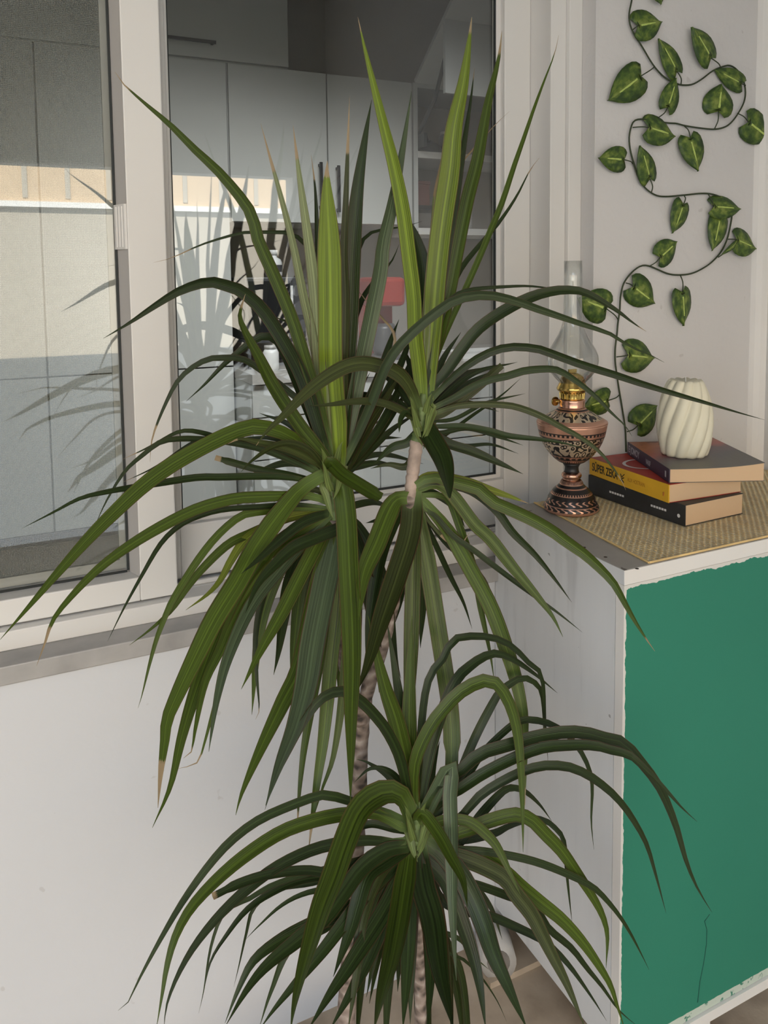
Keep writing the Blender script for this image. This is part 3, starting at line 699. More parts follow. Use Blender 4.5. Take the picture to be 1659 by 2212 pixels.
MB().lathe(lp, pf([(1272, 110), (1262, 102), (1240, 108), (1225, 104), (1212, 110), (1203, 104)]), 48).build('collar', M['copper'], lamp, True)
brn = MB().lathe(lp, pf([(1203, 98), (1190, 96), (1160, 98), (1140, 106), (1128, 124), (1112, 128), (1100, 122), (1080, 112), (1050, 104), (1020, 90), (1000, 70), (988, 40), (984, 14)]), 48).build('burner', M['brass'], lamp, True)
for k in range(24):
    a_ = 2*math.pi*k/24
    q = lp+Vector((math.cos(a_)*99*U, math.sin(a_)*99*U, (2138-1195)*U)); q2 = lp+Vector((math.cos(a_)*103*U, math.sin(a_)*103*U, (2138-1148)*U))
    MB().tube([q, q2], .0010, 5).build('flute', M['brass'], brn)
wd_ = (RR*-1)
kp = lp+Vector((0, 0, (2138-1222)*U)); k1 = kp+Vector((RR.x, RR.y, 0)).normalized()*(-140*U)
MB().tube([kp+Vector((RR.x, RR.y, 0))*(-95*U), k1], .0022, 8).build('wick_spindle', M['brass'], lamp)
tv = Vector((RR.x, RR.y, 0)).normalized(); tv = (tv*.55+Vector((-tv.y, tv.x, 0))*-.8).normalized()
MB().tube([k1-tv*.0012, k1+tv*.0012], .0075, 20).build('wick_knob', M['brass'], lamp)
chi = pf([(1085, 98), (1060, 112), (1020, 150), (970, 190), (920, 207), (880, 211), (840, 207), (790, 188), (730, 152), (670, 118), (610, 93), (550, 80), (480, 76), (400, 75), (200, 74), (64, 75)])
chi2 = [(r-.0011, z) for r, z in chi[::-1]]
MB().lathe(lp, chi+chi2, 56, True).build('glass_chimney', M['chimney'], lamp, True)
MB().box(lp.x-.008, lp.x+.008, lp.y-.0012, lp.y+.0012, lp.z+(2138-985)*U, lp.z+(2138-955)*U).build('wick', M['brass'], lamp)

# ------------------------------------------------------------------ books
def text_mesh(s, size, mat, parent, origin, xdir, ydir, name='lettering', bold=0):
    cu = bpy.data.curves.new('txt', 'FONT'); cu.body = s; cu.size = size; cu.offset = bold
    o = bpy.data.objects.new('txt', cu); COL.objects.link(o)
    dg = bpy.context.evaluated_depsgraph_get(); dg.update()
    me = bpy.data.meshes.new_from_object(o.evaluated_get(dg)); bpy.data.objects.remove(o); bpy.data.curves.remove(cu)
    off = wloc(parent)
    for v in me.vertices: v.co = Vector(origin) + xdir*v.co.x + ydir*v.co.y - off
    me.materials.clear(); me.materials.append(mat); me.name = name
    ob = bpy.data.objects.new(name, me); COL.objects.link(ob); ob.parent = parent
    return ob
def book(name, label, front, back, wdir_len, z0, z1, spine_mat, cover_mat, rise=0):
    B, A = Vector((*front, 0)), Vector((*back, 0))
    ey = (A-B).normalized(); ex = Vector((ey.y, -ey.x, 0)); Lg = (A-B).length; Wd = wdir_len
    rt = tag(empty(name, (B.x, B.y, z0)), label, 'book')
    ct = .0008; hs = 14
    def P(a, b, z): q = B+ex*a+ey*b; return (q.x, q.y, z)
    def up(a): return rise*(a/Wd)**3
    def slab(a0, a1, b0, b1, za, zb_, nm, mt, par=rt, curve=True):
        mb = MB()
        for i in range(hs+1):
            a = a0+(a1-a0)*i/hs; u_ = up(a) if curve else 0
            mb.v += [P(a, b0, za+ (u_ if za > (z0+z1)/2 else 0)), P(a, b1, za+(u_ if za > (z0+z1)/2 else 0)), P(a, b1, zb_+u_), P(a, b0, zb_+u_)]
        for i in range(hs):
            n = 4*i
            for k in range(4): mb.f.append((n+k, n+(k+1) % 4, n+4+(k+1) % 4, n+4+k))
        mb.f.append((3, 2, 1, 0)); mb.f.append((4*hs, 4*hs+1, 4*hs+2, 4*hs+3))
        return mb.build(nm, mt, par)
    slab(.001, Wd-.001, .0008, Lg-.0008, z0+ct, z1-ct, 'page_block', M['pages'])
    slab(0, Wd, 0, Lg, z1-ct, z1, 'front_cover', cover_mat)
    slab(0, Wd, 0, Lg, z0, z0+ct, 'back_cover', cover_mat, curve=False)
    sp = MB(); sp.v = [P(-.0009, 0, z0), P(.001, 0, z0), P(.001, Lg, z0), P(-.0009, Lg, z0), P(-.0009, 0, z1), P(.001, 0, z1), P(.001, Lg, z1), P(-.0009, Lg, z1)]
    sp.f = [(0, 3, 2, 1), (4, 5, 6, 7), (0, 1, 5, 4), (1, 2, 6, 5), (2, 3, 7, 6), (3, 0, 4, 7)]
    s = sp.build('spine', spine_mat, rt)
    return rt, s, (lambda b, z: Vector(P(-.0012, b, z0+z))), -ey, Lg, P
Z1 = .8062; Z2 = .8356; Z3 = .8584
Zv = Vector((0, 0, 1))
b1, s1, F1, d1, L1, P1 = book('paperback_book', 'thick black paperback, lowest of the three stacked books', (.9265, .8912), (.9179, 1.109), .132, ZM, Z1, M['bk_black'], M['bk_black'])
for b_, ln_ in ((.165, .036), (.070, .034)):
    for k in range(6):
        q = F1(b_-ln_*k/6, .014); mb = MB(); e = d1*(ln_/6*.78)
        mb.v = [tuple(q), tuple(q+e), tuple(q+e+Zv*.0035), tuple(q+Zv*.0035)]; mb.f = [(0, 1, 2, 3)]
        mb.build('lettering', M['ink_white'], s1)
q = F1(.012, .014); MB().tube([q, q+Vector((-.0002, 0, 0))], .003, 12).build('publisher_mark', M['ink_white'], s1)
b2, s2, F2, d2, L2, P2 = book('paperback_book', 'paperback with yellow spine reading SÜPER ZEKA, middle of the stack', (.9126, .9117), (.9235, 1.1135), .150, Z1+.0002, Z2, M['bk_yellow'], M['bk_red'])
text_mesh('SÜPER ZEKA', .0205, M['ink_black'], s2, F2(L2-.008, .0085), d2*.62, Zv*.95, bold=.0006)
text_mesh('ALIX HOSTRAIN', .0095, M['ink_orange'], s2, F2(.098, .0115), d2*.62, Zv)
bug = MB()
qb = F2(.113, .012)
for dx, dz, ex_, ez in ((0, 0, .006, .003), (0, .003, .007, .006), (0, -.001, .006, -.004), (.001, .002, -.004, .006), (.001, 0, -.004, -.004)):
    a_ = qb+d2*dx+Zv*dz; c_ = a_+d2*ex_+Zv*ez; bug.tube([a_, c_], .0009, 5)
bug.build('beetle_mark', M['ink_black'], s2)
q = F2(.011, .012); MB().tube([q-Zv*.003, q+Zv*.003], .0016, 6).build('publisher_mark', M['ink_orange'], s2)
# pale ring printed on the red cover
ring = []
for k in range(40):
    g_ = 2*math.pi*k/40; ring.append(Vector(P2(.058+.042*math.cos(g_), .122+.036*math.sin(g_), Z2+.0001)))
rg = MB()
for k in range(40):
    c = Vector(P2(.058, .122, Z2+.0003)); o_ = ring[k]; i_ = c+(o_-c)*.86; rg.v += [(o_.x, o_.y, Z2+.0003), (i_.x, i_.y, Z2+.0003)]
for k in range(40): rg.f.append((2*k, 2*k+1, 2*((k+1) % 40)+1, 2*((k+1) % 40)))
rg.build('printed_ring', M['ring_white'], b2)
b3, s3, F3, d3, L3, P3 = book('paperback_book', 'paperback with dark violet spine on top of the stack under the candle', (.9186, .9175), (1.0005, 1.101), .1515, Z2+.0006, Z3, M['bk_violet'], M['bk_cover3'], rise=.0075)
text_mesh('E JOMOY', .0165, M['ink_grey'], s3, F3(L3-.006, .006), d3*.85, Zv, bold=.0006)
text_mesh('VAKIF', .0115, M['ink_grey'], s3, F3(.105, .006), d3*.75, Zv, bold=.0004)
mb = MB(); q = F3(.017, .006); mb.v = [tuple(q), tuple(q+d3*.006), tuple(q+d3*.006+Zv*.010), tuple(q+Zv*.010)]; mb.f = [(0, 1, 2, 3)]; mb.build('publisher_mark', M['ink_grey'], s3)

# ------------------------------------------------------------------ twisted candle
cp = atZ(1478, 981, Z3+.0008)
can = tag(empty('candle', (cp.x, cp.y, Z3+.0008)), 'cream twisted ribbed pillar candle standing on the top book', 'candle')
HC = .127
prof = [(0, .036), (.03, .038), (.12, .0415), (.25, .0445), (.4, .0455), (.55, .0445), (.7, .0415), (.82, .0375), (.92, .0325), (.985, .0285), (1, .0265)]
def rad(t):
    for (a, ra), (b, rb) in zip(prof, prof[1:]):
        if t <= b: return ra+(rb-ra)*(t-a)/(b-a)
    return prof[-1][1]
mb = MB(); NL = 11; SEG = NL*12; RW = 36
for i in range(RW+1):
    t = i/RW; tw = -1.0*t
    for j in range(SEG):
        g_ = 2*math.pi*j/SEG; lob = abs(math.sin((g_+tw)*NL/2))**.75
        r_ = rad(t)*(.86+.145*lob); mb.v.append((cp.x+r_*math.cos(g_), cp.y+r_*math.sin(g_), Z3+.0008+HC*t-(.0018*(1-lob) if i == RW else 0)))
for i in range(RW):
    for j in range(SEG): mb.f.append((i*SEG+j, i*SEG+(j+1) % SEG, (i+1)*SEG+(j+1) % SEG, (i+1)*SEG+j))
mb.f.append(tuple(range(SEG-1, -1, -1)))
n = len(mb.v); mb.v.append((cp.x, cp.y, Z3+HC-.004))
for j in range(SEG): mb.f.append((RW*SEG+j, RW*SEG+(j+1) % SEG, n))
mb.build('wax_body', M['candle'], can, True)
MB().tube([(cp.x, cp.y, Z3+HC-.006), (cp.x, cp.y, Z3+HC+.003), (cp.x-.001, cp.y, Z3+HC+.006)], .0009, 6).build('wick', M['white_plastic'], can)

# ------------------------------------------------------------------ garland of artificial leaves on the wall
def c3(x, y): return (1040+x/2.680, y/2.680)
def c6(x, y): return (1060+x/2.770, 550+y/2.770)
VY = W-.006
st3 = [(872, -60), (870, 0), (855, 80), (860, 140), (880, 190), (930, 270), (990, 370), (1040, 430), (1080, 460), (1140, 488), (1190, 493), (1230, 485), (1280, 455), (1340, 410), (1400, 385), (1440, 380), (1480, 405), (1515, 460), (1528, 530), (1520, 590), (1490, 650), (1450, 705), (1410, 735), (1350, 748), (1270, 742), (1180, 728), (1130, 715), (1080, 712), (1000, 700), (930, 690), (885, 700), (865, 740), (855, 800), (862, 870), (880, 940), (910, 1030), (950, 1090), (1010, 1130), (1070, 1138), (1170, 1130), (1270, 1120), (1340, 1125), (1400, 1150), (1440, 1190), (1450, 1240), (1440, 1310), (1420, 1390), (1385, 1460), (1330, 1520), (1270, 1560), (1210, 1585), (1140, 1592), (1080, 1585), (1020, 1560), (970, 1540), (930, 1538), (890, 1560), (850, 1600), (820, 1650), (805, 1720), (800, 1800), (790, 1870), (785, 1930)]
st6 = [(755, 480), (745, 560), (745, 640), (755, 720), (770, 820), (790, 940), (805, 1040), (808, 1100), (810, 1180)]
vpx = [c3(*p) for p in st3]+[c6(*p) for p in st6]
vine = tag(empty('leaf_garland', (1.15, VY, 1.0)), 'artificial trailing vine with heart-shaped variegated leaves on the wall', 'garland')
vp = [atY(u, v, VY) for u, v in vpx]
MB().tube(catmull(vp, 260), .0016, 6).build('stem', M['vine_stem'], vine, True)
# base, tip, width (px), stalk end
IV = [(c3, (895, 150), (1062, 118), 150, (875, 172)), (c3, (1138, 425), (1048, 218), 105, (1155, 490)), (c3, (1335, 347), (1245, 150), 135, (1385, 390)),
      (c3, (935, 432), (762, 570), 165, (1000, 388)), (c3, (1075, 632), (1146, 448), 110, (1025, 680)), (c3, (1515, 490), (1372, 400), 95, (1522, 500)),
      (c3, (1370, 655), (1405, 482), 165, (1350, 745)), (c3, (958, 735), (1142, 782), 150, (875, 738)), (c3, (1205, 785), (1272, 985), 140, (1172, 728)),
      (c3, (1537, 700), (1690, 808), 160, (1480, 655)), (c3, (835, 925), (702, 912), 120, (875, 948)), (c3, (978, 1047), (940, 842), 118, (985, 1112)),
      (c3, (1172, 1172), (1125, 1350), 118, (1172, 1130)), (c3, (1335, 1195), (1522, 1205), 112, (1310, 1120)), (c3, (1385, 1243), (1355, 1447), 112, (1400, 1150)),
      (c3, (1472, 1385), (1610, 1437), 135, (1425, 1385)), (c3, (1028, 1495), (1150, 1398), 125, (975, 1540)), (c3, (870, 1652), (1022, 1762), 150, (835, 1638)),
      (c3, (1163, 1680), (1192, 1887), 135, (1150, 1590)), (c6, (703, 328), (545, 265), 170, (765, 395)), (c6, (812, 600), (1003, 622), 165, (752, 612)),
      (c6, (712, 870), (575, 915), 135, (768, 840)), (c6, (872, 1030), (1012, 905), 150, (815, 1060)), (c3, (1015, -75), (1052, 18), 100, (890, -60)),
      (c3, (1490, 1395), (1400, 1478), 28, (1370, 1490))]
for fn, bpx, tpx, wpx, spx in IV:
    sc_ = 2.68 if fn is c3 else 2.77
    yb = W-.010-random.uniform(0, .004); b_ = atY(*fn(*bpx), yb); t_ = atY(*fn(*tpx), yb-random.uniform(.002, .012)); e_ = atY(*fn(*spx), VY)
    ax = t_-b_; Ln = ax.length; ax.normalize(); nrm = Vector((random.uniform(-.16, .16), -1, random.uniform(-.15, .18))); sd = ax.cross(nrm).normalized(); nrm = sd.cross(ax).normalized()
    if nrm.y > 0: nrm = -nrm
    hw = wpx/sc_/F*(b_-CAM).dot(_fw)/2*1.26
    mb = MB(); mb.uv = []
    prof_ = [(-.10, .30, .55), (-.03, .0, .80), (.08, 0, .95), (.24, 0, 1.0), (.40, 0, .97), (.55, 0, .86), (.69, 0, .67), (.81, 0, .44), (.91, 0, .2), (1.0, 0, .0)]
    for t, inner, hwf in prof_:
        for k in range(7):
            uu = k/6; q = (uu-.5)*2
            s_ = hwf*q
            if t < 0: tt = t + (1-abs(q))*.16     # notch at the stalk
            elif t < .05: tt = t + (1-abs(q))*.05
            else: tt = t
            p = b_+ax*(tt*Ln)+sd*(s_*hw)+nrm*(.16*hw*(abs(q)**1.5)*-1*(.6 if q > 0 else 1.1)-.10*Ln*tt*tt+.012*hw*math.sin(9*tt+4*q))
            mb.v.append(tuple(p)); mb.uv.append((uu, max(0, min(1, tt))))
    for i in range(len(prof_)-1):
        for k in range(6): mb.f.append((i*7+k, i*7+k+1, (i+1)*7+k+1, (i+1)*7+k))
    for i_, v_ in enumerate(mb.v):
        if v_[1] > W-.001: mb.v[i_] = (v_[0], W-.001, v_[2])
    lf = mb.build('leaf', M['ivy'], vine, True)
    md = lf.modifiers.new('thickness', 'SOLIDIFY'); md.thickness = .0006
    mid = (b_+e_)/2+Vector((0, -.004, 0)); MB().tube(catmull([e_, mid, b_+ax*.004], 8), .0011, 5).build('stalk', M['vine_stem'], lf, True)
#PLANT
# ------------------------------------------------------------------ the dragon tree
TONE = {'b': (.150, .215, .014), 'm': (.058, .092, .011), 'd': (.021, .037, .009), 'o': (.048, .062, .017), 'p': (.22, .26, .12), 's': (.075, .105, .055), 'y': (.17, .21, .025)}  # s: sky sheen of the silvery leaves put into the leaf colour
CR = {'A': (715, 1030, .88), 'B': (908, 905, .89), 'C': (897, 1795, .78), 'D': (893, 1075, .885), 'T': (722, 1095, .88)}
plant = tag(empty('dragon_tree', (.40, .84, 0)), 'tall potted dragon tree with three crowns of long strap leaves before the window', 'plant')
def trunk(pts, name, mat, seg=12):
    P3_ = [atY(u, v, y) for u, v, y, r in pts]; R3 = [r/F*(p-CAM).dot(_fw) for p, (u, v, y, r) in zip(P3_, pts)]
    N_ = max(12, len(pts)*7); C_ = catmull(P3_, N_); R_ = [r.x for r in catmull([Vector((r, i*.0001, 0)) for i, r in enumerate(R3)], N_)]
    R_ = [r*(1+.06*math.sin(i*2.1)+.04*math.sin(i*3.7)) for i, r in enumerate(R_)]
    return MB().tube(C_, R_, seg).build(name, mat, plant, True)
PB = .835
def floor_pt(u, v, y): return (u, v, y)
trunk([(728, 2640, .82, 21), (742, 2330, .83, 21), (752, 2120, .84, 21), (764, 1930, .85, 21), (775, 1740, .86, 21), (780, 1600, .865, 21), (794, 1490, .87, 18), (822, 1410, .873, 15), (842, 1335, .878, 14), (858, 1262, .88, 14), (876, 1165, .885, 14), (886, 1070, .888, 15)], 'trunk', M['bark'])
trunk([(886, 1075, .888, 14), (893, 1010, .89, 14), (901, 950, .89, 15)], 'upper_trunk', plain('pale_ringed_bark', (.52, .40, .33), .7, var=.35, scale=55, bump=.8, bscale=70))
trunk([(781, 1560, .866, 17), (756, 1480, .868, 15), (743, 1400, .87, 15), (736, 1280, .875, 15), (728, 1170, .88, 15), (724, 1120, .88, 16)], 'branch', M['bark'])
trunk([(726, 1130, .88, 14), (720, 1080, .88, 14), (715, 1030, .88, 13), (718, 985, .88, 9)], 'growing_tip', M['greenstem'])
trunk([(901, 955, .89, 15), (906, 925, .89, 14), (911, 890, .89, 11), (915, 850, .89, 8)], 'growing_tip', M['greenstem'])
trunk([(880, 2600, .77, 13), (905, 2300, .775, 13), (908, 2150, .78, 13), (903, 2020, .78, 13), (897, 1900, .78, 13), (896, 1850, .78, 13)], 'stem', M['bark'])
trunk([(896, 1855, .78, 14), (897, 1810, .78, 17), (899, 1765, .78, 13), (900, 1730, .78, 8)], 'growing_tip', M['greenstem'])
MB().lathe((.36, .80, 0), [(.10, 0), (.105, .01), (.12, .085), (.13, .09), (.13, .105), (.118, .105), (.114, .085)], 40).build('pot', M['terracotta'], plant, True)
MB().lathe((.36, .80, .08), [(.113, 0), (.111, .008), (.0, .014)], 32).build('soil', M['soil'], plant, True)

def blocked(p):
    if p.y > W-.012 and not (p.z > .72 and p.x < .85): return True
    if p.z < .78 and p.x > CX0-.01 and p.y > CY0-.012: return True
    if p.y > 1.145: return True
    return p.z < .003
LEAVES = []
def leaf(cr, pts, wpx, k=None, tone='m', dry=.97, roll=None, blunt=False, w0=.55, tp=.45):
    u0, v0, y0 = CR[cr]
    pts = [tuple(map(float, q.split(','))) for q in pts.split()]
    if math.hypot(pts[-1][0]-u0, pts[-1][1]-v0) < math.hypot(pts[0][0]-u0, pts[0][1]-v0): pts = pts[::-1]
    if math.hypot(pts[0][0]-u0, pts[0][1]-v0) > 25:
        if cr in 'AT': pts = [(u0+(pts[0][0]-u0)*.1, v0+(pts[0][1]-v0)*.1)]+pts
        else: pts = [(u0+(pts[0][0]-u0)*.12, v0+(pts[0][1]-v0)*.12)]+pts
    NN = 30
    C2 = catmull([Vector((a, b, 0)) for a, b in pts], NN)
    if k is None: k = random.uniform(-.07, .03)
    # lateral crowns leaves leaving to the right swing toward the viewer as well
    for tr_ in range(30):
        P_ = [atY(c.x, c.y, y0+k*(i/(NN-1))**1.2) for i, c in enumerate(C2)]
        if not any(blocked(p) for p in P_[2:]): break
        k -= .015
    if roll is None: roll = random.uniform(-.5, .5)
    mb = MB(); mb.uv = []
    for i, p in enumerate(P_):
        s = i/(NN-1); t = (P_[min(i+1, NN-1)]-P_[max(i-1, 0)]).normalized(); vd = (p-CAM).normalized()
        sd = t.cross(vd)
        if sd.length < 1e-4: sd = RR.copy()
        sd.normalize(); rl = roll*(.4+.9*s)
        nr = sd.cross(t).normalized(); sd2 = sd*math.cos(rl)+nr*math.sin(rl); nr2 = sd2.cross(t).normalized()
        if nr2.dot(vd) > 0: nr2 = -nr2
        wd = (1.14 if cr in 'TD' else 1.12)*wpx/F*(p-CAM).dot(_fw)/2/max(.6, math.cos(rl))
        prof = min(1, w0+s*2.2)
        prof *= (1 if s < tp else max(0, 1-((s-tp)/(1-tp))**1.6)) if not blunt else (1 if s < .93 else .75)
        wd *= max(prof, .02)
        for kx in range(5):
            q = (kx-2)/2
            mb.v.append(tuple(p+sd2*(q*wd)+nr2*(.30*wd*abs(q)-.10*wd))); mb.uv.append((kx/4, s))
    for i in range(NN-1):
        for kx in range(4): a = i*5+kx; mb.f.append((a, a+1, a+6, a+5))
    o = mb.build('leaf', M['leaf'], plant, True)
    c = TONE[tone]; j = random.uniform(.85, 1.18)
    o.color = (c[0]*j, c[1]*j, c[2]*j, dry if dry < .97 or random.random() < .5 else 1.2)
    LEAVES.append(o); return o
# --- crown A, upright
leaf('A', '707,348 706,403 711,527 713,643 715,797 725,930 728,1005', 47, -.03, 'b', .95, .05, w0=.62, tp=.68)
leaf('A', '633,270 645,366 661,481 679,618 688,759 708,952 716,1010', 25, -.01, 'p', .90, .2)
leaf('A', '563,266 583,339 606,421 633,527 656,641 673,716 690,817 706,960', 18, .0, 'p', .86, .2)
leaf('A', '248,155 267,182 321,230 368,270 422,324 479,378 540,456 557,516 596,604 634,697 665,797 688,867 708,952 714,1010', 25, -.05, 'm', .95, .1)
leaf('A', '755,208 752,298 748,412 743,550 746,643 744,759 738,980', 17, .01, 'o', .85, .1)
leaf('A', '803,215 791,284 775,389 766,481 759,595 756,681 748,800 735,990', 34, .02, 'd', 1.2, .1, tp=.55)
leaf('A', '672,334 681,412 686,527 694,650 702,780 712,960', 16, .04, 'd', .92)
leaf('A', '889,197 867,330 844,449 826,527 820,585 804,666 785,759 769,836 750,932 735,1005', 30, .0, 's', 1.2, -.75)
leaf('A', '738,1008 785,905 820,820 843,739 862,690', 28, .05, 'd', 1.2)
leaf('A', '742,1010 800,913 850,820 881,743 890,675', 20, .06, 'd', 1.2)
leaf('A', '745,1012 808,940 850,867 889,778 918,725', 17, .07, 'd', 1.2)
leaf('A', '748,1016 819,936 866,867 900,808', 15, .06, 'd', 1.2)
leaf('A', '746,1014 790,930 835,860 870,800', 20, .03, 'o', 1.2)
leaf('A', '750,1020 800,970 850,925 905,890', 15, .08, 'd', 1.2)
leaf('A', '708,965 677,836 650,739 627,700 590,684', 24, .05, 'd', 1.2)
leaf('A', '708,985 690,930 654,817 607,728 565,666 519,627 480,614 446,609 388,628 338,658 277,699 223,731', 27, -.02, 'd', 1.2, .3)
leaf('A', '712,1000 654,930 615,874 584,824 557,770 530,720 517,681 530,635', 27, -.06, 'm', .93, -.6)
leaf('A', '700,960 665,880 634,855 596,824 549,789 519,774 492,773 453,775 415,794 384,823 361,865 338,919 327,957 324,998', 13, .03, 'd', .88)
leaf('A', '704,985 650,850 607,750 580,727 550,735 488,784 442,831 402,867', 18, .05, 'd', 1.2)
leaf('A', '720,990 706,800 690,640 670,545 647,515 615,502 569,502 523,503 439,527 371,557 332,567', 10, .07, 'd', .9)
leaf('A', '735,990 750,760 765,590 785,517 819,498 870,490 912,478', 14, .06, 'd', 1.2)
leaf('A', '737,985 752,760 775,665 805,612 845,566 862,528', 16, .05, 'd', 1.2)
leaf('A', '760,608 790,648 820,680 850,760', 7, .02, 'o', .6)
# --- crown A, spreading left
leaf('A', '705,1012 640,950 569,922 526,926 480,944 423,973 365,1007 307,1050 250,1103 192,1161 127,1234 58,1315 0,1382', 31, -.20, 'm', 1.2, .25)
leaf('A', '46,1142 115,1107 173,1077 231,1063 281,1054 334,1046 423,1032 480,1031 569,1029 634,1033 700,1046', 14, -.12, 'd', 1.2)
leaf('A', '265,992 319,967 377,936 407,930 442,936 484,948 560,960 640,985 705,1030', 11, -.02, 'd', .93)
leaf('A', '265,1042 338,1007 415,957 470,945 560,965 660,1005 708,1030', 9, .0, 'd', .95)
leaf('A', '204,1138 231,1080 269,1019 307,984 346,955 384,948 423,948 480,953 570,972 660,1010 706,1035', 12, -.04, 'd', 1.2)
leaf('A', '465,988 511,1001 560,1014 620,1025 690,1042', 14, .02, 'd', .95, blunt=True)
leaf('A', '708,1015 661,986 615,967 557,955 519,948 492,959', 16, -.05, 'o', .9)
leaf('A', '709,1010 660,965 620,942 585,932 552,934', 18, .02, 'd', 1.2)
leaf('A', '706,1020 670,975 630,958 590,965 545,995 520,1020', 13, -.08, 'o', 1.2)
leaf('A', '712,1000 740,1025 780,1050 823,1076', 27, -.14, 'm', 1.2, .1, True, .9)
leaf('A', '716,1020 760,1010 810,1000 850,1003', 15, .06, 'd', 1.2)
leaf('T', '79,1438 96,1392 115,1338 161,1280 215,1226 277,1180 346,1138 423,1100 500,1078 560,1073 615,1071 673,1071 715,1088', 22, -.18, 'm', .89, .2)
leaf('T', '232,1386 269,1311 307,1242 346,1176 384,1138 423,1117 480,1101 560,1095 640,1090 715,1098', 11, -.10, 'd', 1.2)
leaf('T', '298,1530 307,1500 323,1434 338,1380 354,1338 369,1303 396,1257 434,1200 473,1153 519,1115 560,1105 640,1098 715,1100', 15, -.10, 'm', .97)
leaf('T', '279,1394 323,1361 369,1319 407,1265 442,1223 492,1176 538,1153 620,1120 715,1105', 17, -.08, 'm', .97)
leaf('T', '401,1318 446,1286 475,1255 500,1210 534,1163 600,1125 680,1105', 18, -.06, 'y', 1.2)
leaf('A', '714,1018 665,1044 627,1080 557,1175 514,1253 461,1339 413,1436 379,1508 360,1556 355,1604 347,1667 341,1745', 40, -.22, 'm', .88, .2)
leaf('T', '720,1100 640,1150 581,1190 543,1230 495,1310 451,1412 417,1508 391,1598 367,1701 329,1788', 30, -.18, 'm', 1.2, .1)
leaf('T', '718,1105 640,1140 590,1180 553,1243 509,1320 475,1402 442,1474 422,1571 413,1624 396,1638', 22, -.15, 'm', .95)
leaf('T', '720,1105 660,1165 600,1235 543,1310 495,1416 470,1508 454,1604 451,1624', 26, -.17, 's', 1.2, -.5)
leaf('T', '722,1110 640,1200 560,1280 500,1400 462,1530 440,1610 425,1648 381,1661', 12, -.12, 'm', .9)
leaf('T', '724,1105 687,1170 649,1243 610,1320 567,1397 521,1489', 29, -.10, 'm', .98, .1)
leaf('T', '716,1100 640,1180 590,1240 563,1310 552,1387 555,1460 560,1532 552,1554', 13, -.06, 'd', .95)
leaf('T', '726,1100 716,1160 687,1267 649,1436 610,1518 562,1619 523,1711 509,1761', 36, -.16, 'm', .98, .15)
leaf('T', '727,1105 721,1170 697,1291 678,1387 663,1484 639,1571 605,1653 574,1740', 48, -.20, 's', 1.2, -.6)
leaf('T', '728,1105 712,1250 695,1400 672,1532 656,1629 646,1725 642,1802', 20, -.10, 'm', .93)
leaf('T', '735,1035 748,1110 755,1243 760,1339 762,1436 760,1532 759,1629 757,1735', 40, -.24, 'm', .985, -.45, w0=.8)
leaf('T', '735,1110 728,1300 716,1412 707,1508 697,1604 683,1701 666,1841', 28, -.12, 'm', .93, .2)
leaf('T', '740,1110 752,1300 742,1480 721,1629 697,1701 678,1764', 19, -.08, 'm', .97)
leaf('T', '738,1135 690,1158 639,1180 601,1212 557,1262 530,1325', 25, -.12, 'd', 1.2)
leaf('T', '722,1105 660,1125 610,1161 562,1204 520,1240', 20, -.09, 'd', 1.2)
leaf('T', '724,1112 690,1235 640,1250 601,1245', 8, .0, 'd', 1.2)
leaf('T', '722,1100 690,1060 640,1062 590,1085', 12, .03, 'o', 1.2)
leaf('T', '724,1105 690,1110 650,1105 600,1125 560,1160', 14, .02, 'd', 1.2)
leaf('T', '726,1108 770,1090 810,1085 850,1100', 14, .05, 'd', 1.2)
leaf('T', '728,1110 745,1180 752,1280 748,1390', 26, -.02, 'd', 1.2)
leaf('T', '724,1112 712,1220 700,1330 695,1450', 30, .02, 'd', 1.2)
leaf('T', '728,1112 770,1180 790,1260 798,1360', 26, .04, 'd', 1.2)
# --- crown B, upright
leaf('B', '773,37 787,101 807,183 830,275 853,366 871,458 883,550 894,641 897,720 908,817 912,890', 29, -.04, 'b', .965, .1, w0=.75)
leaf('B', '1019,37 1013,92 1000,183 981,275 972,366 958,458 949,527 940,618 935,681 925,778 918,885', 41, -.02, 'b', .96, .1, w0=.7, tp=.55)
leaf('B', '1025,147 1016,220 1000,321 985,420 965,530 945,680 922,880', 20, .02, 'd', .97)
leaf('B', '1084,66 1077,128 1055,220 1032,344 1009,435 986,550 968,641 950,710 927,797 918,885', 27, .02, 'm', .94, .15, tp=.55)
leaf('B', '958,321 940,412 935,481 929,573 924,641 918,870', 13, .0, 'p', .82)
leaf('B', '880,467 899,513 913,573 915,641 914,760 914,880', 30, .05, 'd', 1.2, tp=.7)
leaf('B', '1207,76 1197,119 1174,179 1152,239 1133,295 1111,358 1085,437 1059,500 1032,565 997,643 962,720 935,797 918,885', 12, .03, 'm', .95)
leaf('B', '1165,341 1144,369 1115,425 1077,481 1035,530 990,590 955,680 930,800 918,885', 11, .06, 'd', .93)
leaf('B', '1101,240 1074,265 1047,295 1000,348 960,400 935,480 922,700 914,880', 7, .08, 'o', .7)
leaf('B', '916,885 932,840 962,805 997,755 1032,712 1085,674 1148,642 1197,629 1234,627 1264,632 1301,651 1338,675 1368,698 1396,716', 23, -.10, 'd', .97, .35)
leaf('A', '738,1008 790,900 839,780 889,720 935,681 978,651 1020,639 1066,639 1115,651 1163,668 1219,687 1271,705 1316,720 1363,749 1417,772 1435,783', 20, -.17, 'd', .98)
leaf('B', '912,890 935,760 960,670 982,639 1020,625 1096,619 1144,618 1189,623 1240,632', 9, -.02, 'd', 1.2)
leaf('B', '914,895 935,859 989,805 1039,770 1085,752 1121,749 1165,754 1204,768 1259,788 1331,810 1385,828 1457,850 1529,871 1602,893 1652,907', 16, -.24, 'd', 1.2)
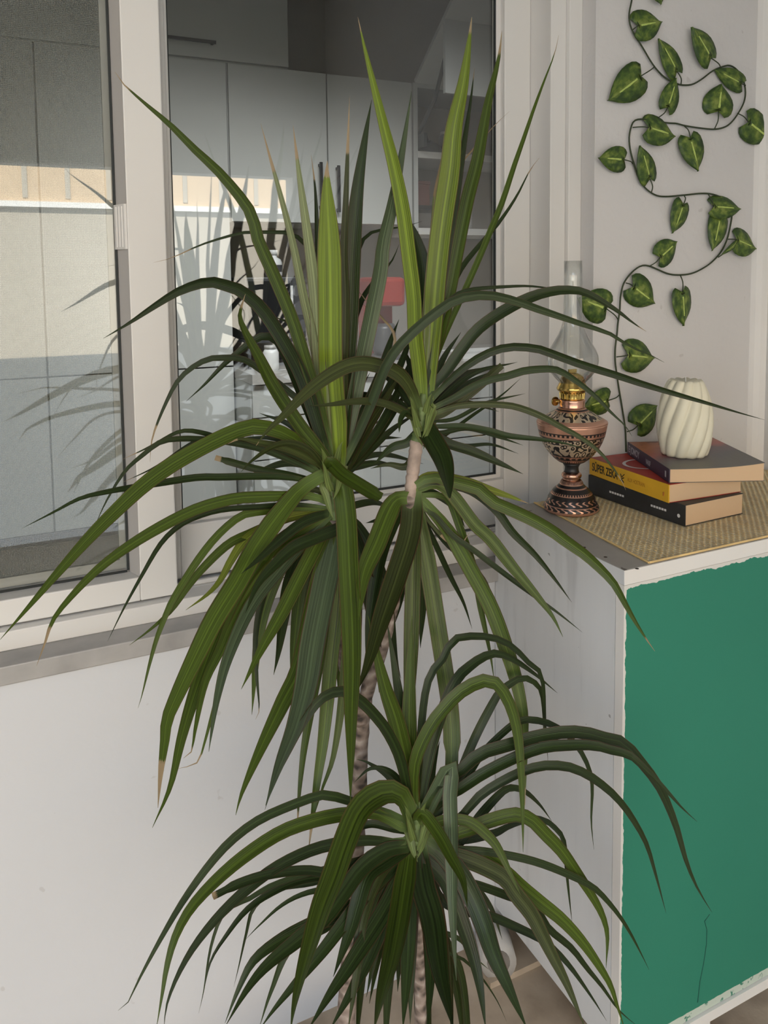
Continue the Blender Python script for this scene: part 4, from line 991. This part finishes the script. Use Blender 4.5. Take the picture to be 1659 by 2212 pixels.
leaf('B', '916,900 935,882 982,859 1020,836 1059,820 1096,812 1132,801 1172,797 1204,799 1233,815 1266,839 1295,864 1320,891 1349,918 1365,942', 15, -.13, 'd', 1.2)
leaf('B', '918,904 962,884 1020,874 1092,875 1132,884 1176,902 1212,922 1251,943 1291,972 1320,1005 1342,1037 1352,1059', 13, -.15, 'o', .93)
leaf('B', '915,905 951,895 993,867 1036,832 1084,789', 17, -.02, 'o', 1.2, blunt=True)
leaf('B', '912,960 955,944 1020,898 1082,855 1125,817', 7, .03, 'd', 1.2)
leaf('B', '915,912 935,921 1001,921 1059,931 1100,942 1165,949 1212,956 1262,969', 12, -.10, 'd', 1.2)
leaf('B', '914,918 962,955 1020,975 1078,1000 1130,1024', 19, -.04, 'd', 1.2)
leaf('B', '915,920 950,935 1010,925 1080,945 1130,962', 10, .0, 'd', 1.2)
leaf('B', '910,912 935,952 955,990 966,1036 972,1082', 40, -.14, 'd', .97, .25, w0=.8)
leaf('B', '908,892 885,836 858,805 820,790 781,784 742,793 696,820 654,855 611,898 576,932 553,963', 29, -.14, 'o', .98, .3)
leaf('B', '904,913 866,886 820,869 769,867 711,874 665,877', 15, -.08, 'o', 1.2)
leaf('B', '904,925 881,955 846,967 808,1002', 17, .03, 'd', 1.2)
leaf('B', '905,945 881,1005 839,1003 800,1012', 16, .04, 'o', 1.2)
leaf('B', '918,905 960,870 1010,830 1070,800', 16, .04, 'd', 1.2)
leaf('B', '906,905 880,890 866,905 862,935', 12, -.03, 'd', 1.2)
leaf('B', '916,910 980,905 1050,870 1135,850', 8, .02, 'd', 1.2)
leaf('B', '916,914 990,960 1060,960 1120,980', 8, .05, 'd', 1.2)
# --- tier below crown B
leaf('D', '892,1060 887,1146 858,1243 825,1339 795,1436 769,1498', 42, -.16, 'o', 1.2, -.4, w0=.8)
leaf('D', '895,1085 892,1243 888,1387 884,1508 884,1604 905,1665', 30, -.08, 'm', 1.2, .1)
leaf('D', '900,1085 924,1219 943,1339 962,1460 972,1532 976,1600 975,1664', 33, -.10, 'm', 1.2, .1, True)
leaf('D', '898,1070 919,1089 967,1146 1015,1228 1059,1310 1092,1397 1112,1460 1128,1532 1132,1582 1134,1740', 30, -.12, 'm', .95, .1)
leaf('D', '895,1090 938,1113 977,1156 1025,1190 1060,1217 1156,1289 1204,1323 1258,1366', 11, -.10, 'd', 1.2)
leaf('D', '898,1060 940,1045 977,1069 1025,1132 1060,1165 1113,1232 1161,1289 1194,1332 1216,1376', 25, -.12, 'm', 1.2)
leaf('D', '898,1055 940,1040 980,1048 1025,1064 1073,1103 1108,1150 1156,1198 1199,1251 1235,1301', 16, -.10, 'd', 1.2)
leaf('D', '896,1050 930,1032 974,1040 1039,1058 1060,1081 1107,1102 1154,1124 1197,1149 1226,1171 1262,1196 1298,1229 1327,1261 1348,1299 1372,1342 1396,1380 1415,1407', 24, -.20, 'm', .95)
leaf('D', '896,1050 930,1030 1000,1040 1060,1059 1103,1073 1143,1088', 20, -.03, 'y', .93)
leaf('D', '898,1070 950,1070 972,1084 991,1132 1025,1233 1039,1315 1059,1412 1068,1474', 15, -.05, 'm', 1.2)
leaf('D', '896,1085 938,1170 972,1243 1001,1301 1020,1359', 11, .03, 'd', 1.2)
leaf('D', '890,1075 851,1085 813,1171 784,1243 774,1339', 38, -.12, 'm', 1.2)
leaf('D', '888,1085 850,1130 820,1210 800,1330 790,1430', 26, -.04, 'd', 1.2)
leaf('D', '890,1095 870,1180 860,1290 830,1400', 26, .02, 'd', 1.2)
leaf('D', '905,1085 930,1130 985,1180 1015,1150', 7, -.02, 'o', .5)
leaf('D', '896,1085 905,1180 912,1280 908,1400', 24, .03, 'd', 1.2)
leaf('D', '898,1085 960,1170 1050,1260 1075,1400', 9, .05, 'd', 1.2)
leaf('D', '893,1090 870,1110 830,1120 790,1130', 14, .05, 'd', 1.2)
leaf('D', '896,1060 935,1065 980,1095 1005,1140', 14, .02, 'd', 1.2)
# --- crown C, upright and arching
leaf('C', '795,1330 808,1387 832,1484 856,1556 876,1640 890,1720 897,1790', 33, .02, 'm', 1.2, .1)
leaf('C', '890,1330 886,1450 884,1560 888,1650 896,1790', 30, .03, 'm', 1.2, .1)
leaf('C', '835,1339 851,1436 866,1532 876,1604 892,1760', 22, .05, 'd', 1.2)
leaf('C', '895,1785 885,1730 865,1640 837,1580 808,1542 777,1512 740,1492 715,1497 687,1515 655,1560 620,1629 591,1691 572,1750', 21, -.05, 'd', 1.2, .3)
leaf('C', '897,1785 895,1658 924,1580 958,1532 996,1494 1039,1472 1068,1474 1097,1513 1117,1580 1126,1677 1129,1773 1130,1841', 25, -.06, 'm', 1.2, .2)
leaf('C', '898,1785 905,1660 914,1532 929,1460 962,1416 977,1383 1025,1374 1073,1380 1107,1397 1141,1431 1170,1462 1178,1568 1184,1647', 15, .02, 'd', 1.2)
leaf('C', '900,1785 930,1620 977,1484 1020,1435 1064,1412 1100,1420 1150,1452 1204,1497', 22, .04, 'd', 1.2)
leaf('C', '902,1785 960,1740 1024,1597 1057,1532 1079,1495 1103,1476 1127,1464 1151,1471 1170,1495 1175,1558 1173,1606', 17, .03, 'd', 1.2)
leaf('C', '902,1785 940,1700 992,1667 1037,1629 1102,1609 1153,1593 1217,1582 1266,1584 1314,1597 1348,1606 1386,1649 1425,1702 1458,1779 1482,1860 1506,1918 1538,1971', 23, -.12, 'd', 1.2, .3)
leaf('C', '902,1788 945,1735 992,1706 1040,1674 1102,1642 1166,1617 1217,1611 1282,1611 1330,1624 1358,1630 1396,1664 1434,1702 1473,1745 1506,1775', 21, -.12, 'd', 1.2)
leaf('C', '902,1790 945,1790 995,1764 1040,1716 1105,1677 1153,1658 1192,1653 1234,1658 1275,1677 1314,1706 1340,1732 1367,1769 1396,1822 1415,1884 1439,1973', 17, -.10, 'd', 1.2)
leaf('C', '902,1785 960,1730 1008,1680 1047,1622 1114,1561 1140,1555 1185,1563 1224,1587 1253,1622 1272,1661 1279,1700 1277,1774 1283,1836', 13, -.02, 'd', 1.2)
leaf('C', '902,1795 950,1835 992,1820 1040,1757 1082,1712 1105,1701 1134,1709 1166,1738 1192,1774', 17, .04, 'd', 1.2)
leaf('C', '902,1795 945,1775 986,1770 1018,1777 1047,1799 1073,1828 1098,1877 1125,1935', 20, -.06, 'm', 1.2)
leaf('C', '905,1800 985,1815 1063,1802 1098,1786 1134,1777 1165,1785', 16, .04, 'd', 1.2)
leaf('C', '903,1798 985,1800 1050,1775 1076,1767 1114,1759 1147,1770 1179,1802 1211,1835 1243,1880 1275,1928 1301,1976 1312,2021 1309,2092', 25, -.06, 'm', 1.2)
leaf('C', '903,1805 940,1830 992,1841 1040,1848 1089,1880 1127,1915 1169,1950 1217,1989 1266,2044 1314,2118 1329,2158 1350,2225', 25, -.08, 'm', 1.2)
leaf('C', '903,1808 950,1835 1030,1865 1089,1896 1114,1931 1147,1973 1172,2021 1198,2073 1227,2131 1266,2225', 30, -.10, 'o', 1.2)
leaf('C', '903,1810 950,1840 992,1886 1024,1944 1047,2002 1066,2060 1098,2131 1140,2225', 38, -.14, 'd', 1.2)
leaf('C', '904,1805 960,1830 1040,1838 1102,1848 1153,1860 1201,1877 1256,1902 1290,1923 1329,1966 1358,2009 1386,2062 1402,2095', 14, -.08, 'd', 1.2)
leaf('C', '904,1800 1000,1790 1100,1765 1166,1770 1192,1783 1217,1815 1224,1886 1230,1944 1236,1996', 11, -.02, 'd', 1.2)
leaf('C', '903,1812 950,1890 1024,1909 1095,1934 1153,1957 1185,2005 1234,2047 1269,2092 1301,2131 1337,2182 1375,2215', 15, -.05, 'd', 1.2)
leaf('C', '900,1830 960,1950 1057,1979 1105,1999 1160,2025 1195,2050 1234,2092 1282,2160 1310,2205', 16, -.04, 'd', 1.2)
leaf('C', '900,1850 930,1990 992,2028 1024,2066 1057,2095', 12, .0, 'd', 1.2)
leaf('C', '900,1850 930,2030 973,2060 1002,2073 1040,2111 1073,2160 1095,2208', 7, .0, 'd', 1.2)
leaf('C', '973,1655 973,1725 976,1806 977,1886 979,1983 986,2118', 28, -.10, 's', 1.2, -.5, w0=1)
leaf('C', '895,1785 852,1760 782,1739 730,1722 695,1717 630,1739 559,1771 500,1815 451,1869 396,1945 348,2026 304,2108 272,2173 255,2183', 17, -.10, 'd', 1.2)
leaf('C', '893,1792 869,1788 814,1758 755,1758 684,1771 608,1798 532,1847 467,1902 413,1961 380,2021 361,2086 350,2151 338,2220', 25, -.12, 'm', 1.2)
leaf('C', '892,1800 863,1820 803,1815 738,1820 673,1836 603,1869 543,1912 478,1972 424,2037 386,2102 361,2167 354,2220', 21, -.10, 'd', 1.2)
leaf('C', '459,1937 521,1907 586,1888 662,1880 727,1885 800,1850 890,1812', 17, -.06, 'd', .98, blunt=True)
leaf('C', '890,1815 760,1880 651,1901 586,1929 532,1967 489,2021 456,2075 440,2140', 14, -.06, 'd', 1.2)
leaf('C', '888,1825 760,1905 662,1929 608,1956 560,1999 530,2030', 11, -.04, 'd', 1.2)
leaf('C', '885,1825 700,1900 600,1920 548,1961 532,2015 516,2086 505,2132', 10, -.02, 'd', 1.2)
leaf('C', '885,1825 620,1900 540,1940 485,1970 456,2043 440,2140 429,2189', 10, -.06, 'd', 1.2)
leaf('C', '895,1785 870,1722 836,1710 798,1728 771,1760 744,1826 722,1891 695,1961 673,2032 651,2108 635,2178 628,2225', 46, -.20, 'm', 1.2, -.45)
leaf('C', '890,1826 836,1836 782,1874 738,1934 700,1983 641,2032 576,2086 532,2140 488,2215', 31, -.12, 'd', 1.2)
leaf('C', '885,1835 760,1960 668,1999 603,2032 548,2075 516,2135 486,2210', 26, -.06, 'd', 1.2)
leaf('C', '890,1835 840,1950 755,2086 711,2151 665,2225', 34, -.10, 'd', 1.2)
leaf('C', '888,1815 879,1880 863,1988 847,2070 825,2151 808,2225', 42, -.20, 'm', 1.2, -.5)
leaf('C', '905,1815 912,1907 934,1988 950,2097 980,2225', 48, -.18, 'd', 1.2, .2)
leaf('C', '890,1820 830,1860 793,1891 771,1961 755,2015 720,2110', 34, -.06, 'd', 1.2)
leaf('C', '890,1825 825,1880 782,1988 771,2097 752,2225', 24, -.08, 'o', 1.2)
leaf('C', '890,1830 841,1934 810,2030 770,2120 712,2225', 34, -.08, 'd', 1.2)
leaf('C', '902,1765 917,1760 950,1804 975,1850 1000,1900 1010,1960', 24, -.14, 'm', 1.2)
leaf('C', '885,1850 720,1990 630,2043 586,2140 560,2220', 19, -.02, 'd', 1.2)
leaf('C', '900,1840 960,1900 1000,2000 1030,2100 1050,2225', 30, -.10, 'd', 1.2)
leaf('C', '898,1845 885,1950 880,2080 870,2225', 34, -.10, 'd', 1.2)
leaf('C', '900,1845 925,1960 930,2080 925,2225', 30, -.12, 'd', 1.2)
leaf('C', '888,1840 800,1920 700,2050 600,2170 560,2225', 26, -.08, 'd', 1.2)
leaf('C', '898,1790 850,1690 800,1650 770,1640', 14, .05, 'd', 1.2)
leaf('C', '897,1788 870,1700 840,1665 800,1660 765,1690', 12, .03, 'd', 1.2)
leaf('C', '900,1790 925,1730 935,1660 950,1600', 16, .05, 'd', 1.2)
leaf('C', '900,1790 940,1740 960,1680 975,1720', 11, .04, 'd', 1.2)
leaf('C', '892,1800 850,1790 800,1780 760,1800 720,1850', 14, .03, 'd', 1.2)
leaf('C', '903,1800 950,1860 1010,1900 1060,1960 1085,2030', 15, .05, 'd', 1.2)
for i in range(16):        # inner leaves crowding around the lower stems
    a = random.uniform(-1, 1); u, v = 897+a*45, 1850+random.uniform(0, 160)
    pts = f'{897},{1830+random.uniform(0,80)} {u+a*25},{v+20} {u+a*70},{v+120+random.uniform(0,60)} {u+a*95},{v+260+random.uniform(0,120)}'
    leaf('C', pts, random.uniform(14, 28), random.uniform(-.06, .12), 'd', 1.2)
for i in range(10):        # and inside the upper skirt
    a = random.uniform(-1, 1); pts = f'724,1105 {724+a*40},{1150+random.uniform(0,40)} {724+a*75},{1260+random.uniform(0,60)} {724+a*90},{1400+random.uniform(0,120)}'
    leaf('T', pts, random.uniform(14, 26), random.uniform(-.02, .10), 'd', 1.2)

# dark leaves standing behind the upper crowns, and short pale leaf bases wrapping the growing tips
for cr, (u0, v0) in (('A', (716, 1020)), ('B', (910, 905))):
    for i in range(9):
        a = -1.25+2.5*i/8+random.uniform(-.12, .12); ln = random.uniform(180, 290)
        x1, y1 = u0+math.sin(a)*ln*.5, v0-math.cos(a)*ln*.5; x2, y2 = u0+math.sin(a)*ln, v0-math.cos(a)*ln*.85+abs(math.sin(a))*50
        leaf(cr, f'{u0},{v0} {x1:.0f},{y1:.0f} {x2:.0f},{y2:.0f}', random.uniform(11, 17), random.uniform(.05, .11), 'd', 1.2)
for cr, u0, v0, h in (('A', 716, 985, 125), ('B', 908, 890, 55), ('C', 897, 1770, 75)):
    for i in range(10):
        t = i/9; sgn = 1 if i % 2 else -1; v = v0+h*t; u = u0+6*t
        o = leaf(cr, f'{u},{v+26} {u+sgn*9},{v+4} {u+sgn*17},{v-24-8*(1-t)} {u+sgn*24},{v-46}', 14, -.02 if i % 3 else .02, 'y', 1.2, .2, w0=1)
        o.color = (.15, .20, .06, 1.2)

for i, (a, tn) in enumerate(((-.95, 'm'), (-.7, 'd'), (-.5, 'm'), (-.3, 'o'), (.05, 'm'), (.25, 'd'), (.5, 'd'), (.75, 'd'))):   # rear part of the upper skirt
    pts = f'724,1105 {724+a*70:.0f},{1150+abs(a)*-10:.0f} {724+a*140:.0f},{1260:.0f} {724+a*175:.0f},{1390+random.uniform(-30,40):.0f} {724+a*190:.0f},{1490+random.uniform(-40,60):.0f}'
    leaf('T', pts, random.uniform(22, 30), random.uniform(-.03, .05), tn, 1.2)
